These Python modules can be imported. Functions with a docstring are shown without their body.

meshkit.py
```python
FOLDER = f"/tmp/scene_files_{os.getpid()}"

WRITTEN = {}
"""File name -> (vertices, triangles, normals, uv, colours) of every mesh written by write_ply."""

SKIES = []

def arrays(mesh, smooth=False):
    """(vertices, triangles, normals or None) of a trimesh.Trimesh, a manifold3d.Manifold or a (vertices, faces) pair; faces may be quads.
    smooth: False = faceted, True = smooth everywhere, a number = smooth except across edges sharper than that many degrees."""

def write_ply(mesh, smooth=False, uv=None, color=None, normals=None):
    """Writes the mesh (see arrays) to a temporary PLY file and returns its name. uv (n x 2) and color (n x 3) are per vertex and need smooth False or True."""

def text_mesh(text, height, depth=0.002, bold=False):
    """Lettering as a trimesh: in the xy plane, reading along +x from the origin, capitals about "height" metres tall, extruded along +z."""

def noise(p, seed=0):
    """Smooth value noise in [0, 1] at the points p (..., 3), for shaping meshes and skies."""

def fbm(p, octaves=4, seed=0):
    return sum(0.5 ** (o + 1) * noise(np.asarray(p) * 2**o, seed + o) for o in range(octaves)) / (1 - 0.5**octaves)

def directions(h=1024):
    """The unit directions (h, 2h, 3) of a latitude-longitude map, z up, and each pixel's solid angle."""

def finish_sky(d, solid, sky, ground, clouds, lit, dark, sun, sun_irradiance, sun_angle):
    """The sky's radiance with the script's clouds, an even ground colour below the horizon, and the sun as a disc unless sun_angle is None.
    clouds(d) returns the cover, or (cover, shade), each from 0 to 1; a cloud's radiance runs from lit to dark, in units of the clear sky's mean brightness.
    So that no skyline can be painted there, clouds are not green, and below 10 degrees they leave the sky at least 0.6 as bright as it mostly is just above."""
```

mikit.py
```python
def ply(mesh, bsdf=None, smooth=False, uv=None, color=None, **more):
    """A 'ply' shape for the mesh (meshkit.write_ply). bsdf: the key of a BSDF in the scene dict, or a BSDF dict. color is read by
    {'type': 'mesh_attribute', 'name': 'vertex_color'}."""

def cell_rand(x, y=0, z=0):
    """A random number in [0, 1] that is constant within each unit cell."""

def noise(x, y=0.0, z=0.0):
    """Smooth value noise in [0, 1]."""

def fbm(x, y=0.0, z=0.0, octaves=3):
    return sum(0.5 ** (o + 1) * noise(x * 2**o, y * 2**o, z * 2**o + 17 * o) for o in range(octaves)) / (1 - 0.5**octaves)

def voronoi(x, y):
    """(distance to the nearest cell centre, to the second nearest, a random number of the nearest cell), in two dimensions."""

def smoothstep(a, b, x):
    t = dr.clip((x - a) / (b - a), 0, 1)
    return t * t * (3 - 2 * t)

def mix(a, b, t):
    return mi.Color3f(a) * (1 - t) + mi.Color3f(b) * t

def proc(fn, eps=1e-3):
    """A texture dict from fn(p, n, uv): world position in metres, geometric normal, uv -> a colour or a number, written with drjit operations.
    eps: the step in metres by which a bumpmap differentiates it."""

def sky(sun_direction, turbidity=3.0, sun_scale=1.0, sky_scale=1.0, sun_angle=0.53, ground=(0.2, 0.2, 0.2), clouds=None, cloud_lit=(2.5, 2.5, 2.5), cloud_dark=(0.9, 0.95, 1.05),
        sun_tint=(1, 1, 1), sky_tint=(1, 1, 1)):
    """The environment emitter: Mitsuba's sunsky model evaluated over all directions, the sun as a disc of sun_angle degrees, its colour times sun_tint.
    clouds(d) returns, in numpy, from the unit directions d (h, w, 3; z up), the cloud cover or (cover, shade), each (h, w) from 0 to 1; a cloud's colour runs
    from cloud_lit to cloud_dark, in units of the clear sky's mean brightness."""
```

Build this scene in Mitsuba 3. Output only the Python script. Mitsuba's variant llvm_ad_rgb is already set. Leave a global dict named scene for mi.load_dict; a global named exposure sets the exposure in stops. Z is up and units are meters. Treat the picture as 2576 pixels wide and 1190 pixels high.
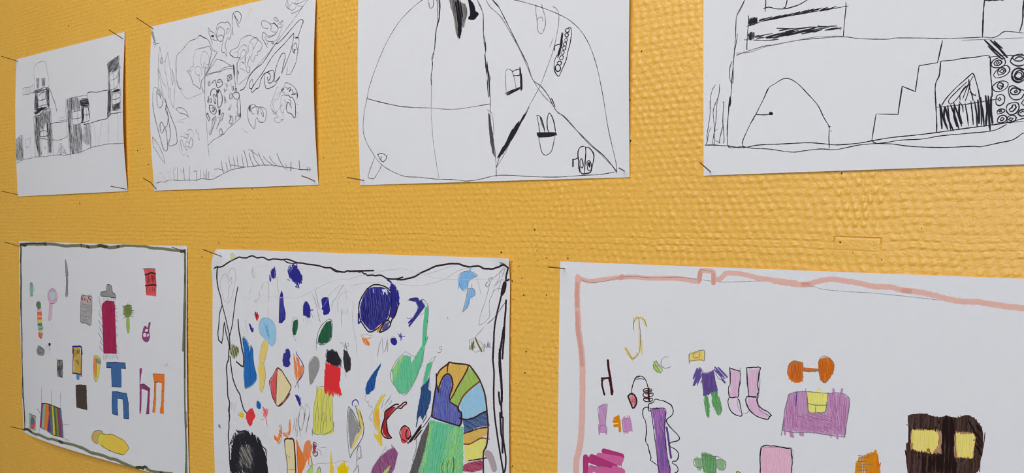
import math
import numpy as np, trimesh, shapely, mitsuba as mi, mikit, meshkit
from shapely.geometry import Polygon, LineString
from shapely import affinity

# ------------------------------------------------------------------ camera, light, exposure (all lengths below in mm, written in metres)
scene, labels = {'type': 'scene'}, {}
exposure = 0.0
Z0 = 1500.0                                   # height of the camera above the floor, mm
CAM = np.array([500.612, -552.246, 0.0])
CAM_DIR, CAM_UP = np.array([-0.525593, 0.850418, -0.023258]), np.array([-0.011183, 0.02043, 0.999729])


def M(p):                                     # mm, z from the camera height -> metres
    p = np.asarray(p, float)
    return (p + np.array([0, 0, Z0])) / 1000.0


T = mi.ScalarTransform4f
scene['camera'] = {'type': 'perspective', 'fov': 70.53615, 'fov_axis': 'x', 'near_clip': 0.02, 'far_clip': 100.0,
                   'to_world': T().look_at(origin=M(CAM).tolist(), target=M(CAM + 1000 * CAM_DIR).tolist(), up=CAM_UP.tolist())}
# daylight that fills the room, and unseen glowing panels added to light the wall: name, centre (mm from the wall), width, height, radiance, label
scene['room_light'] = {'type': 'constant', 'radiance': {'type': 'rgb', 'value': [0.105, 0.103, 0.106]}}
LIGHT_PANELS = [('window_1', (200.0, -1650.0, 1300.0), 1300.0, 1100.0, [6.0, 5.85, 5.85], 'unseen light panel added high above the drawings, behind the camera'),
           ('window_2', (950.0, -2400.0, 250.0), 900.0, 1300.0, [4.2, 4.7, 5.5], 'unseen bluish light panel added straight behind the camera')]


# ------------------------------------------------------------------ materials
PAPER_SEEN = (205, 207, 212)                  # white paper in the photograph; colours below are noted as they stand beside it


def lin(c):
    c = np.asarray(c, float) / 255
    return np.where(c <= 0.04045, c / 12.92, ((c + 0.055) / 1.055) ** 2.4)


def albedo(c):
    return np.clip(lin(c) / lin(PAPER_SEEN) * 0.8, 0.004, 0.9)


COLOURS = dict(ink=(40,40,46), ink2=(32,32,40), felt=(45,38,42), dkfelt=(50,34,37), dkbrn=(70,44,34), penl=(75,75,80), pencil=(104,105,110), pencill=(145,146,151), pencilf=(187,189,194), grey1=(132,128,124), grey2=(95,93,92), grey3=(70,70,74), grey4=(85,84,82), olive=(112,114,94), oliv2=(66,68,52), olivg=(105,115,95), graymk=(132,130,130), graypl=(168,166,165), mint=(95,165,135), mint2=(125,172,150), pinkm=(208,165,188), iceblu=(175,190,200), dgreen=(60,105,50), redor=(208,82,45), gold=(215,160,70), yellow=(215,185,50), teal=(45,110,100), slate=(85,105,120), brick=(185,95,70), dred=(165,30,35), crims=(155,30,75), crimsd=(110,20,55), lime=(140,175,60), olivgr=(122,132,62), redm=(208,50,55), plum=(135,55,105), plumd=(80,40,75), paper=(205,207,212), mustard=(192,160,75), blue2=(45,115,175), navy=(45,45,130), navyl=(95,92,160), navyd=(30,28,85), yellg=(200,200,70), orange=(220,115,40), dbrown=(68,58,48), blue3=(58,98,152), bluedk=(30,45,75), brown=(115,70,40), purpd=(90,60,120), goldy=(222,186,14), orangy=(235,160,20), stain=(205,201,190), stain2=(195,188,188), stain3=(165,150,155), pine=(25,85,55), skyblu=(135,185,215), sky2=(80,140,190), sky3=(105,165,215), ylow=(215,190,85), ylowl=(208,188,115), cobalt=(25,100,175), cobaltd=(20,75,145), cream=(222,202,150), redbr=(125,50,35), olivgd=(95,95,40), magent=(125,45,105), limel=(165,200,90), sea=(78,182,132), dkblu=(35,70,120), purpb=(65,75,160), mustary=(205,165,55), yellw2=(215,210,95), salmon=(207,166,157), salmond=(196,146,136), maroon=(60,25,28), coral=(205,110,115), purpm=(140,90,160), orchid=(182,128,178), amber=(200,125,25), amberd=(198,100,14), amberk=(170,80,15), magfelt=(165,55,110), magfell=(190,95,145), purpg=(90,75,140), grass=(72,142,68), grassl=(120,165,110), pinkp=(205,165,195), pinkpl=(210,195,210), pinkb=(212,165,187), mauve=(176,124,169), mauved=(155,97,146), cocoa=(58,38,32), cocoad=(35,25,25), cocoal=(74,50,41), mustars=(150,105,60), yellp=(215,200,95))
PAPER = albedo(PAPER_SEEN)


def bsdf(key, refl):
    if key not in scene:
        scene[key] = {'type': 'twosided', 'bsdf': {'type': 'diffuse', 'reflectance': {'type': 'rgb', 'value': [float(v) for v in refl]}}}
    return key


def ink(name, wash=0.0):                      # pigment; wash > 0 lets the white of the paper through
    a = albedo(COLOURS[name])
    if wash < 0:                              # a heavier layer of the same pigment
        return bsdf('mat_%s_deep' % name, a * (1 + wash))
    return bsdf('mat_%s%s' % (name, '_wash%d' % (wash * 100) if wash else ''), a * (1 - wash) + PAPER * wash)


bsdf('mat_sheet', PAPER)


def wall_colour(p, n, uv):
    f = mikit.fbm(p.x * 9, p.z * 9, 0.0, octaves=3)
    g = mikit.noise(p.x * 900, p.z * 900, 0.0)
    return mikit.mix((0.825, 0.440, 0.056), (0.885, 0.498, 0.074), 0.65 * f + 0.35 * g)


def wall_grain(p, n, uv):                     # the brushed grain of the paint, metres
    return 0.00011 * (mikit.noise(p.x * 800, p.z * 950, 0.0) + 0.6 * mikit.noise(p.x * 1900, p.z * 1900, 5.0))


scene['mat_wall'] = {'type': 'twosided', 'bsdf': {'type': 'bumpmap', 'arbitrary': mikit.proc(wall_grain, eps=1.5e-4), 'scale': 1.0,
                     'bsdf': {'type': 'principled', 'base_color': mikit.proc(wall_colour), 'roughness': 0.4, 'specular': 0.6}}}
scene['mat_pin'] = {'type': 'principled', 'base_color': {'type': 'rgb', 'value': [0.15, 0.105, 0.045]}, 'metallic': 0.7, 'roughness': 0.42}
bsdf('mat_hole', (0.07, 0.035, 0.014))
bsdf('mat_smudge', (0.42, 0.36, 0.28))
bsdf('mat_room_white', (0.7, 0.7, 0.68))


def put(key, mesh, mat, smooth=False, kind=None, label=None, category=None, group=None, **more):
    k, n = key, 0
    while k in scene:
        n += 1
        k = '%s_%03d' % (key, n)
    v, f = (np.asarray(mesh[0], float), np.asarray(mesh[1], int)) if isinstance(mesh, tuple) else (np.array(mesh.vertices), np.array(mesh.faces))
    scene[k] = mikit.ply(trimesh.Trimesh(M(v), f, process=False), mat, smooth, **more)
    d = {a: b for a, b in (('label', label), ('category', category), ('group', group), ('kind', kind)) if b}
    if d:
        labels[k] = d
    return k


# ------------------------------------------------------------------ the wall: woven wallpaper under ochre paint, as real relief
PLATE = np.array([[425.93, -12.39], [455.04, -13.28], [454.52, -22.51], [425.75, -21.62]])                      # painted-over cover plate, wall x, z
rng = np.random.default_rng(7)


def h2(i, j, s):
    v = (i.astype(np.int64) * 374761393 + j.astype(np.int64) * 668265263 + s * 2147483647) & 0xFFFFFFFF
    v = ((v ^ (v >> 13)) * 1274126177) & 0xFFFFFFFF
    return ((v ^ (v >> 16)) & 0xFFFFFF) / 16777215.0


def weave(x, z):
    px, pz = 6.3, 5.35
    P = np.stack([x / 28, z / 28, 0 * x], -1)
    W = np.stack([x / 2.6, z / 2.6, 0 * x], -1)
    x, z = x + 1.1 * (meshkit.noise(W, 21) - .5), z + .9 * (meshkit.noise(W, 22) - .5)
    z1 = z + 2.2 * (meshkit.noise(P, 1) - .5) + 0.7 * (meshkit.noise(P * 4, 5) - .5)
    j = np.floor(z1 / pz)
    fz = z1 / pz - j - .5
    x1 = x + 3.0 * (meshkit.noise(P * 1.3, 2) - .5) + px * (.5 * np.mod(j, 2) + .55 * h2(j, 0 * j, 11))
    i = np.floor(x1 / px)
    fx = x1 / px - i - .5
    fx = fx + .16 * (h2(i, j, 3) - .5)
    fz = fz + .16 * (h2(i, j, 4) - .5)
    a = .3 + .7 * h2(i, j, 5)
    bell = lambda t: np.cos(np.pi * np.clip(t, -.5, .5)) ** 2
    fz = fz + .13 * np.cos(2 * np.pi * fz) * (np.abs(fz) < .5)   # the threads overhang downwards
    d = bell(fx) * bell(fz) ** .7
    soft = .6 + .4 * meshkit.noise(P * .7, 9)
    fine = meshkit.noise(np.stack([x / 1.7, z / 1.4, 0 * x], -1), 7) - .5
    return soft * (1.22 * a * d + .05 * bell(z1 / pz - j - .5)) + .2 * fine + .35 * (meshkit.noise(P * 0.5, 8) - .5)


def axis(a, b, fine, outer, extra=()):
    core = np.arange(a, b + fine / 2, fine)
    for lo, hi, st in extra:
        core = np.concatenate([core[(core < lo - .3 * fine) | (core > hi + .3 * fine)], np.arange(lo, hi + st / 2, st)])
    core = np.sort(core)
    g = [25.0 * 1.35 ** k for k in range(40)]
    up, dn, s = [], [], 0
    for step in g:
        s += step
        if s > outer:
            break
        up.append(b + s)
        dn.append(a - s)
    return np.concatenate([dn[::-1], core, up])


pl, pr, pt, pb = PLATE[:, 0].min(), PLATE[:, 0].max(), PLATE[:, 1].max(), PLATE[:, 1].min()
gx = axis(-854, 577, 1.25, 1500, [(pl - 2.2, pr + 2.2, .45)])
gz = axis(-428, 366, 1.08, 1150, [(pb - 2.2, pt + 2.2, .45)])
X, Zg = np.meshgrid(gx, gz)
hgt = weave(X, Zg)
# a recess round the cover plate, and a straight seam of the wallpaper under the upper row
near = (X > pl - 14) & (X < pr + 14) & (Zg > pb - 12) & (Zg < pt + 14)
dist = shapely.distance(shapely.points(X[near], Zg[near]), Polygon(PLATE))
hn = hgt[near]
mask = 1 - np.clip((dist - 1.0) / 9.0, 0, 1)
hn = hn * (1 - .7 * mask) + (.42 * mask) * .7
inside = np.clip((.6 - dist) / .4, 0, 1)
groove = inside * np.clip((Zg[near] - (pt + pb) / 2 + .02 * (X[near] - pl)) / 1.5, 0, 1)     # the gap is open only along the top
under = (dist < .02) * 1.0
hn = hn * (1 - groove) - .55 * groove
hn = np.where(under * (groove < .5) > 0, np.minimum(hn, .1), hn)
hgt[near] = hn
seam = np.exp(-((Zg - 34.6 - 0.4 * (meshkit.noise(np.stack([X / 40, 0 * X, 0 * X], -1), 3) - .5)) / .75) ** 2)
hgt = hgt - .32 * seam * (meshkit.noise(np.stack([X / 25, 0 * X, 0 * X], -1), 4) > .25)
Y = -np.clip(hgt, -1.2, 1.02)
nx, nz = len(gx), len(gz)
V = np.stack([X, Y, Zg], -1).reshape(-1, 3)
idx = np.arange(nx * nz).reshape(nz, nx)
a, b, c, d = idx[:-1, :-1], idx[:-1, 1:], idx[1:, 1:], idx[1:, :-1]
F = np.concatenate([np.stack([a, b, c], -1).reshape(-1, 3), np.stack([a, c, d], -1).reshape(-1, 3)])
rim = np.concatenate([idx[0, :], idx[1:, -1], idx[-1, -2::-1], idx[-2:0:-1, 0]])
Vb = V[rim].copy()
Vb[:, 1] = 100.0
k0 = len(V)
r1, n_r = np.roll(np.arange(len(rim)), -1), len(rim)
Fr = np.concatenate([np.stack([rim, k0 + np.arange(n_r), rim[r1]], -1), np.stack([rim[r1], k0 + np.arange(n_r), k0 + r1], -1)])
V = np.vstack([V, Vb, [[0, 100.0, 0]]])
Fb = np.stack([np.full(n_r, k0 + n_r), k0 + r1, k0 + np.arange(n_r)], -1)
put('wall_back', (V, np.vstack([F, Fr, Fb])), 'mat_wall', True, kind='structure', label='ochre yellow painted wall of coarse woven wallpaper that carries all the drawings')

# the cover plate under the paint: a thin slab with soft edges and a screw dimple
def plate_mesh():
    n = 40
    s, t = np.meshgrid(np.linspace(0, 1, n), np.linspace(0, 1, n))
    A, B, C, D = PLATE
    t = t * (1 + .07 * (meshkit.noise(np.stack([s * 7, 0 * s, 0 * s], -1), 41) - .5) + .1 * (np.clip(.3 - s, 0, 1) - .12 * s))
    P = (A[None, None] * ((1 - s) * (1 - t))[..., None] + B * (s * (1 - t))[..., None] + C * (s * t)[..., None] + D * ((1 - s) * t)[..., None])
    e = np.minimum(np.minimum(s, 1 - s) * 46, np.minimum(t, 1 - t) * 14)
    h = .30 + .26 * np.clip(e / 2.2, 0, 1) ** .6 + .22 * (meshkit.noise(np.stack([P[..., 0] / 6, P[..., 1] / 4, 0 * s], -1), 31) - .5) + .1 * (meshkit.noise(np.stack([P[..., 0] / 1.5, P[..., 1] / 1.5, 0 * s], -1), 32) - .5)
    h -= .7 * np.exp(-(((s - .13) * 46) ** 2 + ((t - .4) * 14) ** 2) / 1.2)
    h -= .35 * np.exp(-((np.hypot((s - .88) * 46, (t - .68) * 14) - 1.6) / .5) ** 2)
    h -= .45 * np.exp(-(((s - .845) * 46) / .45) ** 2) * (t > .3) * (t < .62)
    top = np.stack([P[..., 0], -h, P[..., 1]], -1).reshape(-1, 3)
    bot = top.copy()
    bot[:, 1] = 1.3
    i = np.arange(n * n).reshape(n, n)
    q = lambda a, b, c, d: np.concatenate([np.stack([a, b, c], -1).reshape(-1, 3), np.stack([a, c, d], -1).reshape(-1, 3)])
    Fq = [q(i[:-1, :-1], i[1:, :-1], i[1:, 1:], i[:-1, 1:]), q(i[:-1, :-1], i[:-1, 1:], i[1:, 1:], i[1:, :-1]) + n * n]
    r = np.concatenate([i[0, :], i[1:, -1], i[-1, -2::-1], i[-2:0:-1, 0]])
    Fq.append(np.stack([r, np.roll(r, -1), r + n * n], -1))
    Fq.append(np.stack([np.roll(r, -1), np.roll(r, -1) + n * n, r + n * n], -1))
    return np.vstack([top, bot]), np.vstack(Fq)


put('wall_back__cover_plate', plate_mesh(), 'mat_wall', 50, label='small rectangular cover plate painted over in the wall colour')

# old nail holes and specks in the wall
for hx, hz, hr, hs, ha in [(np.float64(148.1), np.float64(-29.5), np.float64(0.78), 1, 0), (np.float64(184.3), np.float64(-23.2), np.float64(0.31), 1, 0), (np.float64(185.1), np.float64(-27.4), np.float64(0.31), 1, 0), (np.float64(159.5), np.float64(-37.9), np.float64(0.45), 1, 0), (np.float64(185.9), np.float64(-36.1), np.float64(0.38), 1, 0), (np.float64(215.8), np.float64(-33.2), np.float64(0.61), 1, 0), (np.float64(171.6), np.float64(-67.1), np.float64(0.64), 1, 0), (np.float64(194.9), np.float64(-65.7), np.float64(0.62), 1.0, 40), (np.float64(159.6), np.float64(-55.0), np.float64(0.39), 3.4, 10), (np.float64(160.8), np.float64(-71.4), np.float64(0.77), 0.2, 0), (np.float64(282.0), np.float64(134.9), np.float64(0.46), 1.5, 20), (np.float64(272.3), np.float64(97.0), np.float64(0.41), 2, 0), (np.float64(272.8), np.float64(63.9), np.float64(0.58), 1.3, 0), (np.float64(-583.7), np.float64(277.2), np.float64(0.61), 1.4, 0), (np.float64(-394.0), np.float64(71.9), np.float64(0.56), 1, 0), (np.float64(-561.3), np.float64(24.2), np.float64(0.71), 1, 0), (np.float64(-82.3), np.float64(146.3), np.float64(0.61), 1.4, 0), (np.float64(-76.0), np.float64(66.5), np.float64(0.61), 1, 0), (np.float64(-81.6), np.float64(214.4), np.float64(0.46), 1.3, 0), (np.float64(-417.5), np.float64(91.1), np.float64(0.56), 1, 0), (np.float64(-191.5), np.float64(35.5), np.float64(0.66), 0.8, 0), (np.float64(430.2), np.float64(32.2), np.float64(0.5), 1, 0), (np.float64(174.1), np.float64(-117.4), np.float64(0.64), 1, 0), (np.float64(172.8), np.float64(-136.4), np.float64(0.57), 1, 0), (np.float64(183.1), np.float64(-8.9), np.float64(0.63), 1, 0), (np.float64(169.6), np.float64(-52.1), np.float64(0.38), 1, 0), (np.float64(163.9), np.float64(-146.7), np.float64(0.45), 1, 0), (np.float64(159.6), np.float64(-222.5), np.float64(0.39), 2.4, -10), (np.float64(479.1), np.float64(-6.0), np.float64(0.33), 1, 0), (np.float64(437.7), np.float64(-22.9), np.float64(0.22), 1, 0), (np.float64(455.8), np.float64(-27.6), np.float64(0.39), 0.7, 20), (np.float64(429.7), np.float64(-16.2), np.float64(0.4), 1.2, 0), (np.float64(194.7), np.float64(-33.4), np.float64(0.37), 1, 0), (np.float64(166.7), np.float64(-41.6), np.float64(0.32), 1, 0), (np.float64(-285.0), np.float64(-44.8), np.float64(0.44), 1.3, 0), (np.float64(-252.7), np.float64(-27.3), np.float64(0.51), 1.4, 0)]:
    m = trimesh.creation.icosphere(subdivisions=1, radius=1.0)
    jit = 1 + .35 * (rng.random(len(m.vertices)) - .5)
    v = np.array(m.vertices) * jit[:, None] * [hr, .55, hr * hs]
    ca, sa = math.cos(math.radians(ha)), math.sin(math.radians(ha))
    v = np.stack([v[:, 0] * ca - v[:, 2] * sa, v[:, 1], v[:, 0] * sa + v[:, 2] * ca], -1)
    put('wall_back__nail_hole', (v + [hx, -.45, hz], m.faces), 'mat_hole', True, label='dark old nail hole in the wall')


# ------------------------------------------------------------------ sheets of paper
class Sheet:
    def __init__(s, w, h, corners, lift):
        s.w, s.h, s.c, s.l = w, h, np.array(corners, float), lift

    def at(s, u, v, off=0.0):                 # sheet mm (right, down) -> world mm
        u, v = np.asarray(u, float), np.asarray(v, float)
        a, b = u / s.w, v / s.h
        P = ((1 - a) * (1 - b))[..., None] * s.c[0] + (a * (1 - b))[..., None] * s.c[1] + (a * b)[..., None] * s.c[2] + ((1 - a) * b)[..., None] * s.c[3]
        return np.stack([P[..., 0], -(s.lift(u, v) + off), P[..., 1]], -1)

    def lift(s, u, v):
        l, w, h = s.l, s.w, s.h
        a, b = np.clip(u / w, 0, 1), np.clip(v / h, 0, 1)
        y = 1.25 + 0 * a
        bow = lambda t, m: np.sin(np.pi * t ** (math.log(.5) / math.log(m)))
        for side, g, t in (('L', u, b), ('R', w - u, b), ('T', v, a), ('B', h - v, a)):
            if side in l:
                amp, reach, mid = l[side]
                y = y + amp * bow(t, mid) * np.exp(-np.clip(g, 0, None) / reach)
        for cu, cv, amp, reach in l.get('corner', ()):
            q = np.clip(1 - (np.abs(u - cu) + np.abs(v - cv)) / reach, 0, 1)
            y = y + amp * q * q * (3 - 2 * q)
        for cu, cv, amp, reach in l.get('swell', ()):
            y = y + amp * np.exp(-((u - cu) ** 2 + (v - cv) ** 2) / reach ** 2)
        return y

    def mesh(s, nu=72, nv=52):
        e = lambda n, L: np.unique(np.concatenate([np.linspace(0, L, n), np.linspace(0, 14, 8), np.linspace(L - 14, L, 8)]))
        gu, gv = e(nu, s.w), e(nv, s.h)
        U, W = np.meshgrid(gu, gv)
        f, bk = s.at(U, W).reshape(-1, 3), s.at(U, W, -.22).reshape(-1, 3)
        nv_, nu_ = U.shape
        i = np.arange(nu_ * nv_).reshape(nv_, nu_)
        q = lambda a, b, c, d: np.concatenate([np.stack([a, b, c], -1).reshape(-1, 3), np.stack([a, c, d], -1).reshape(-1, 3)])
        N = nu_ * nv_
        r = np.concatenate([i[0, :], i[1:, -1], i[-1, -2::-1], i[-2:0:-1, 0]])
        rn = np.roll(r, -1)
        F = np.vstack([q(i[:-1, :-1], i[1:, :-1], i[1:, 1:], i[:-1, 1:]), q(i[:-1, :-1], i[:-1, 1:], i[1:, 1:], i[1:, :-1]) + N,
                       np.stack([r, rn, r + N], -1), np.stack([rn, rn + N, r + N], -1)])
        return np.vstack([f, bk]), F


SHEETS = [
    ('drawing_sheet', 'S1', 297, 210, [[-734.02, 247.25], [-442.39, 249.28], [-440.49, 38.47], [-737.62, 36.63]], {'L': (2.4, 40, 0.45), 'R': (4.6, 45, 0.55), 'B': (1.0, 40, 0.5)}, 'sheet with an ink drawing of dark hatched towers, leftmost of the upper row'),
    ('drawing_sheet_001', 'S2', 297, 210, [[-382.11, 247.62], [-84.12, 247.41], [-83.35, 37.52], [-380.6, 37.68]], {'L': (4.2, 50, 0.5), 'R': (5.2, 45, 0.5), 'B': (1.2, 40, 0.5)}, 'sheet full of looping ink creatures round a narrow house, second in the upper row'),
    ('drawing_sheet_002', 'S3', 297, 210, [[-23.51, 245.25], [273.91, 243.55], [272.43, 34.28], [-23.05, 35.52]], {'L': (2.4, 50, 0.5), 'R': (4.2, 40, 0.45), 'B': (1.0, 40, 0.5)}, 'sheet with a line-drawn dome crossed by diagonals, third in the upper row'),
    ('drawing_sheet_003', 'S4', 297, 210, [[332.18, 242.92], [628.5, 243.78], [629.07, 34.14], [333.08, 33.57]], {'B': (1.0, 50, 0.4), 'L': (0.8, 40, 0.5)}, 'sheet with drawn stairs, arched door and log pile in the upper right corner'),
    ('drawing_sheet_004', 'B1', 420, 297, [[-736.02, -32.47], [-313.34, -32.44], [-314.51, -328.42], [-732.68, -326.72]], {'B': (10.5, 90, 0.33), 'R': (2.0, 45, 0.5), 'L': (1.0, 40, 0.5)}, 'sheet of small coloured household things in an olive green frame, lower left'),
    ('drawing_sheet_005', 'B2', 420, 297, [[-262.46, -34.62], [158.79, -34.69], [157.92, -330.53], [-262.96, -330.69]], {'L': (2.2, 60, 0.5), 'R': (2.6, 45, 0.4), 'T': (1.0, 40, 0.5), 'corner': [(0, 0, -5.6, 22), (420, 0, 3.2, 24)], 'swell': [(10, 8, 4.4, 22)]}, 'sheet of bright scribbles with a blue egg and rainbow boot, lower middle'),
    ('drawing_sheet_006', 'B3', 420, 297, [[208.69, -35.91], [626.86, -37.54], [625.44, -333.86], [205.27, -331.93]], {'L': (0.8, 50, 0.5), 'T': (0.6, 40, 0.5)}, 'sheet in a pale red frame with a bag, boots and dark cupboard, lower right'),
]
DRAWN = {}
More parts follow.
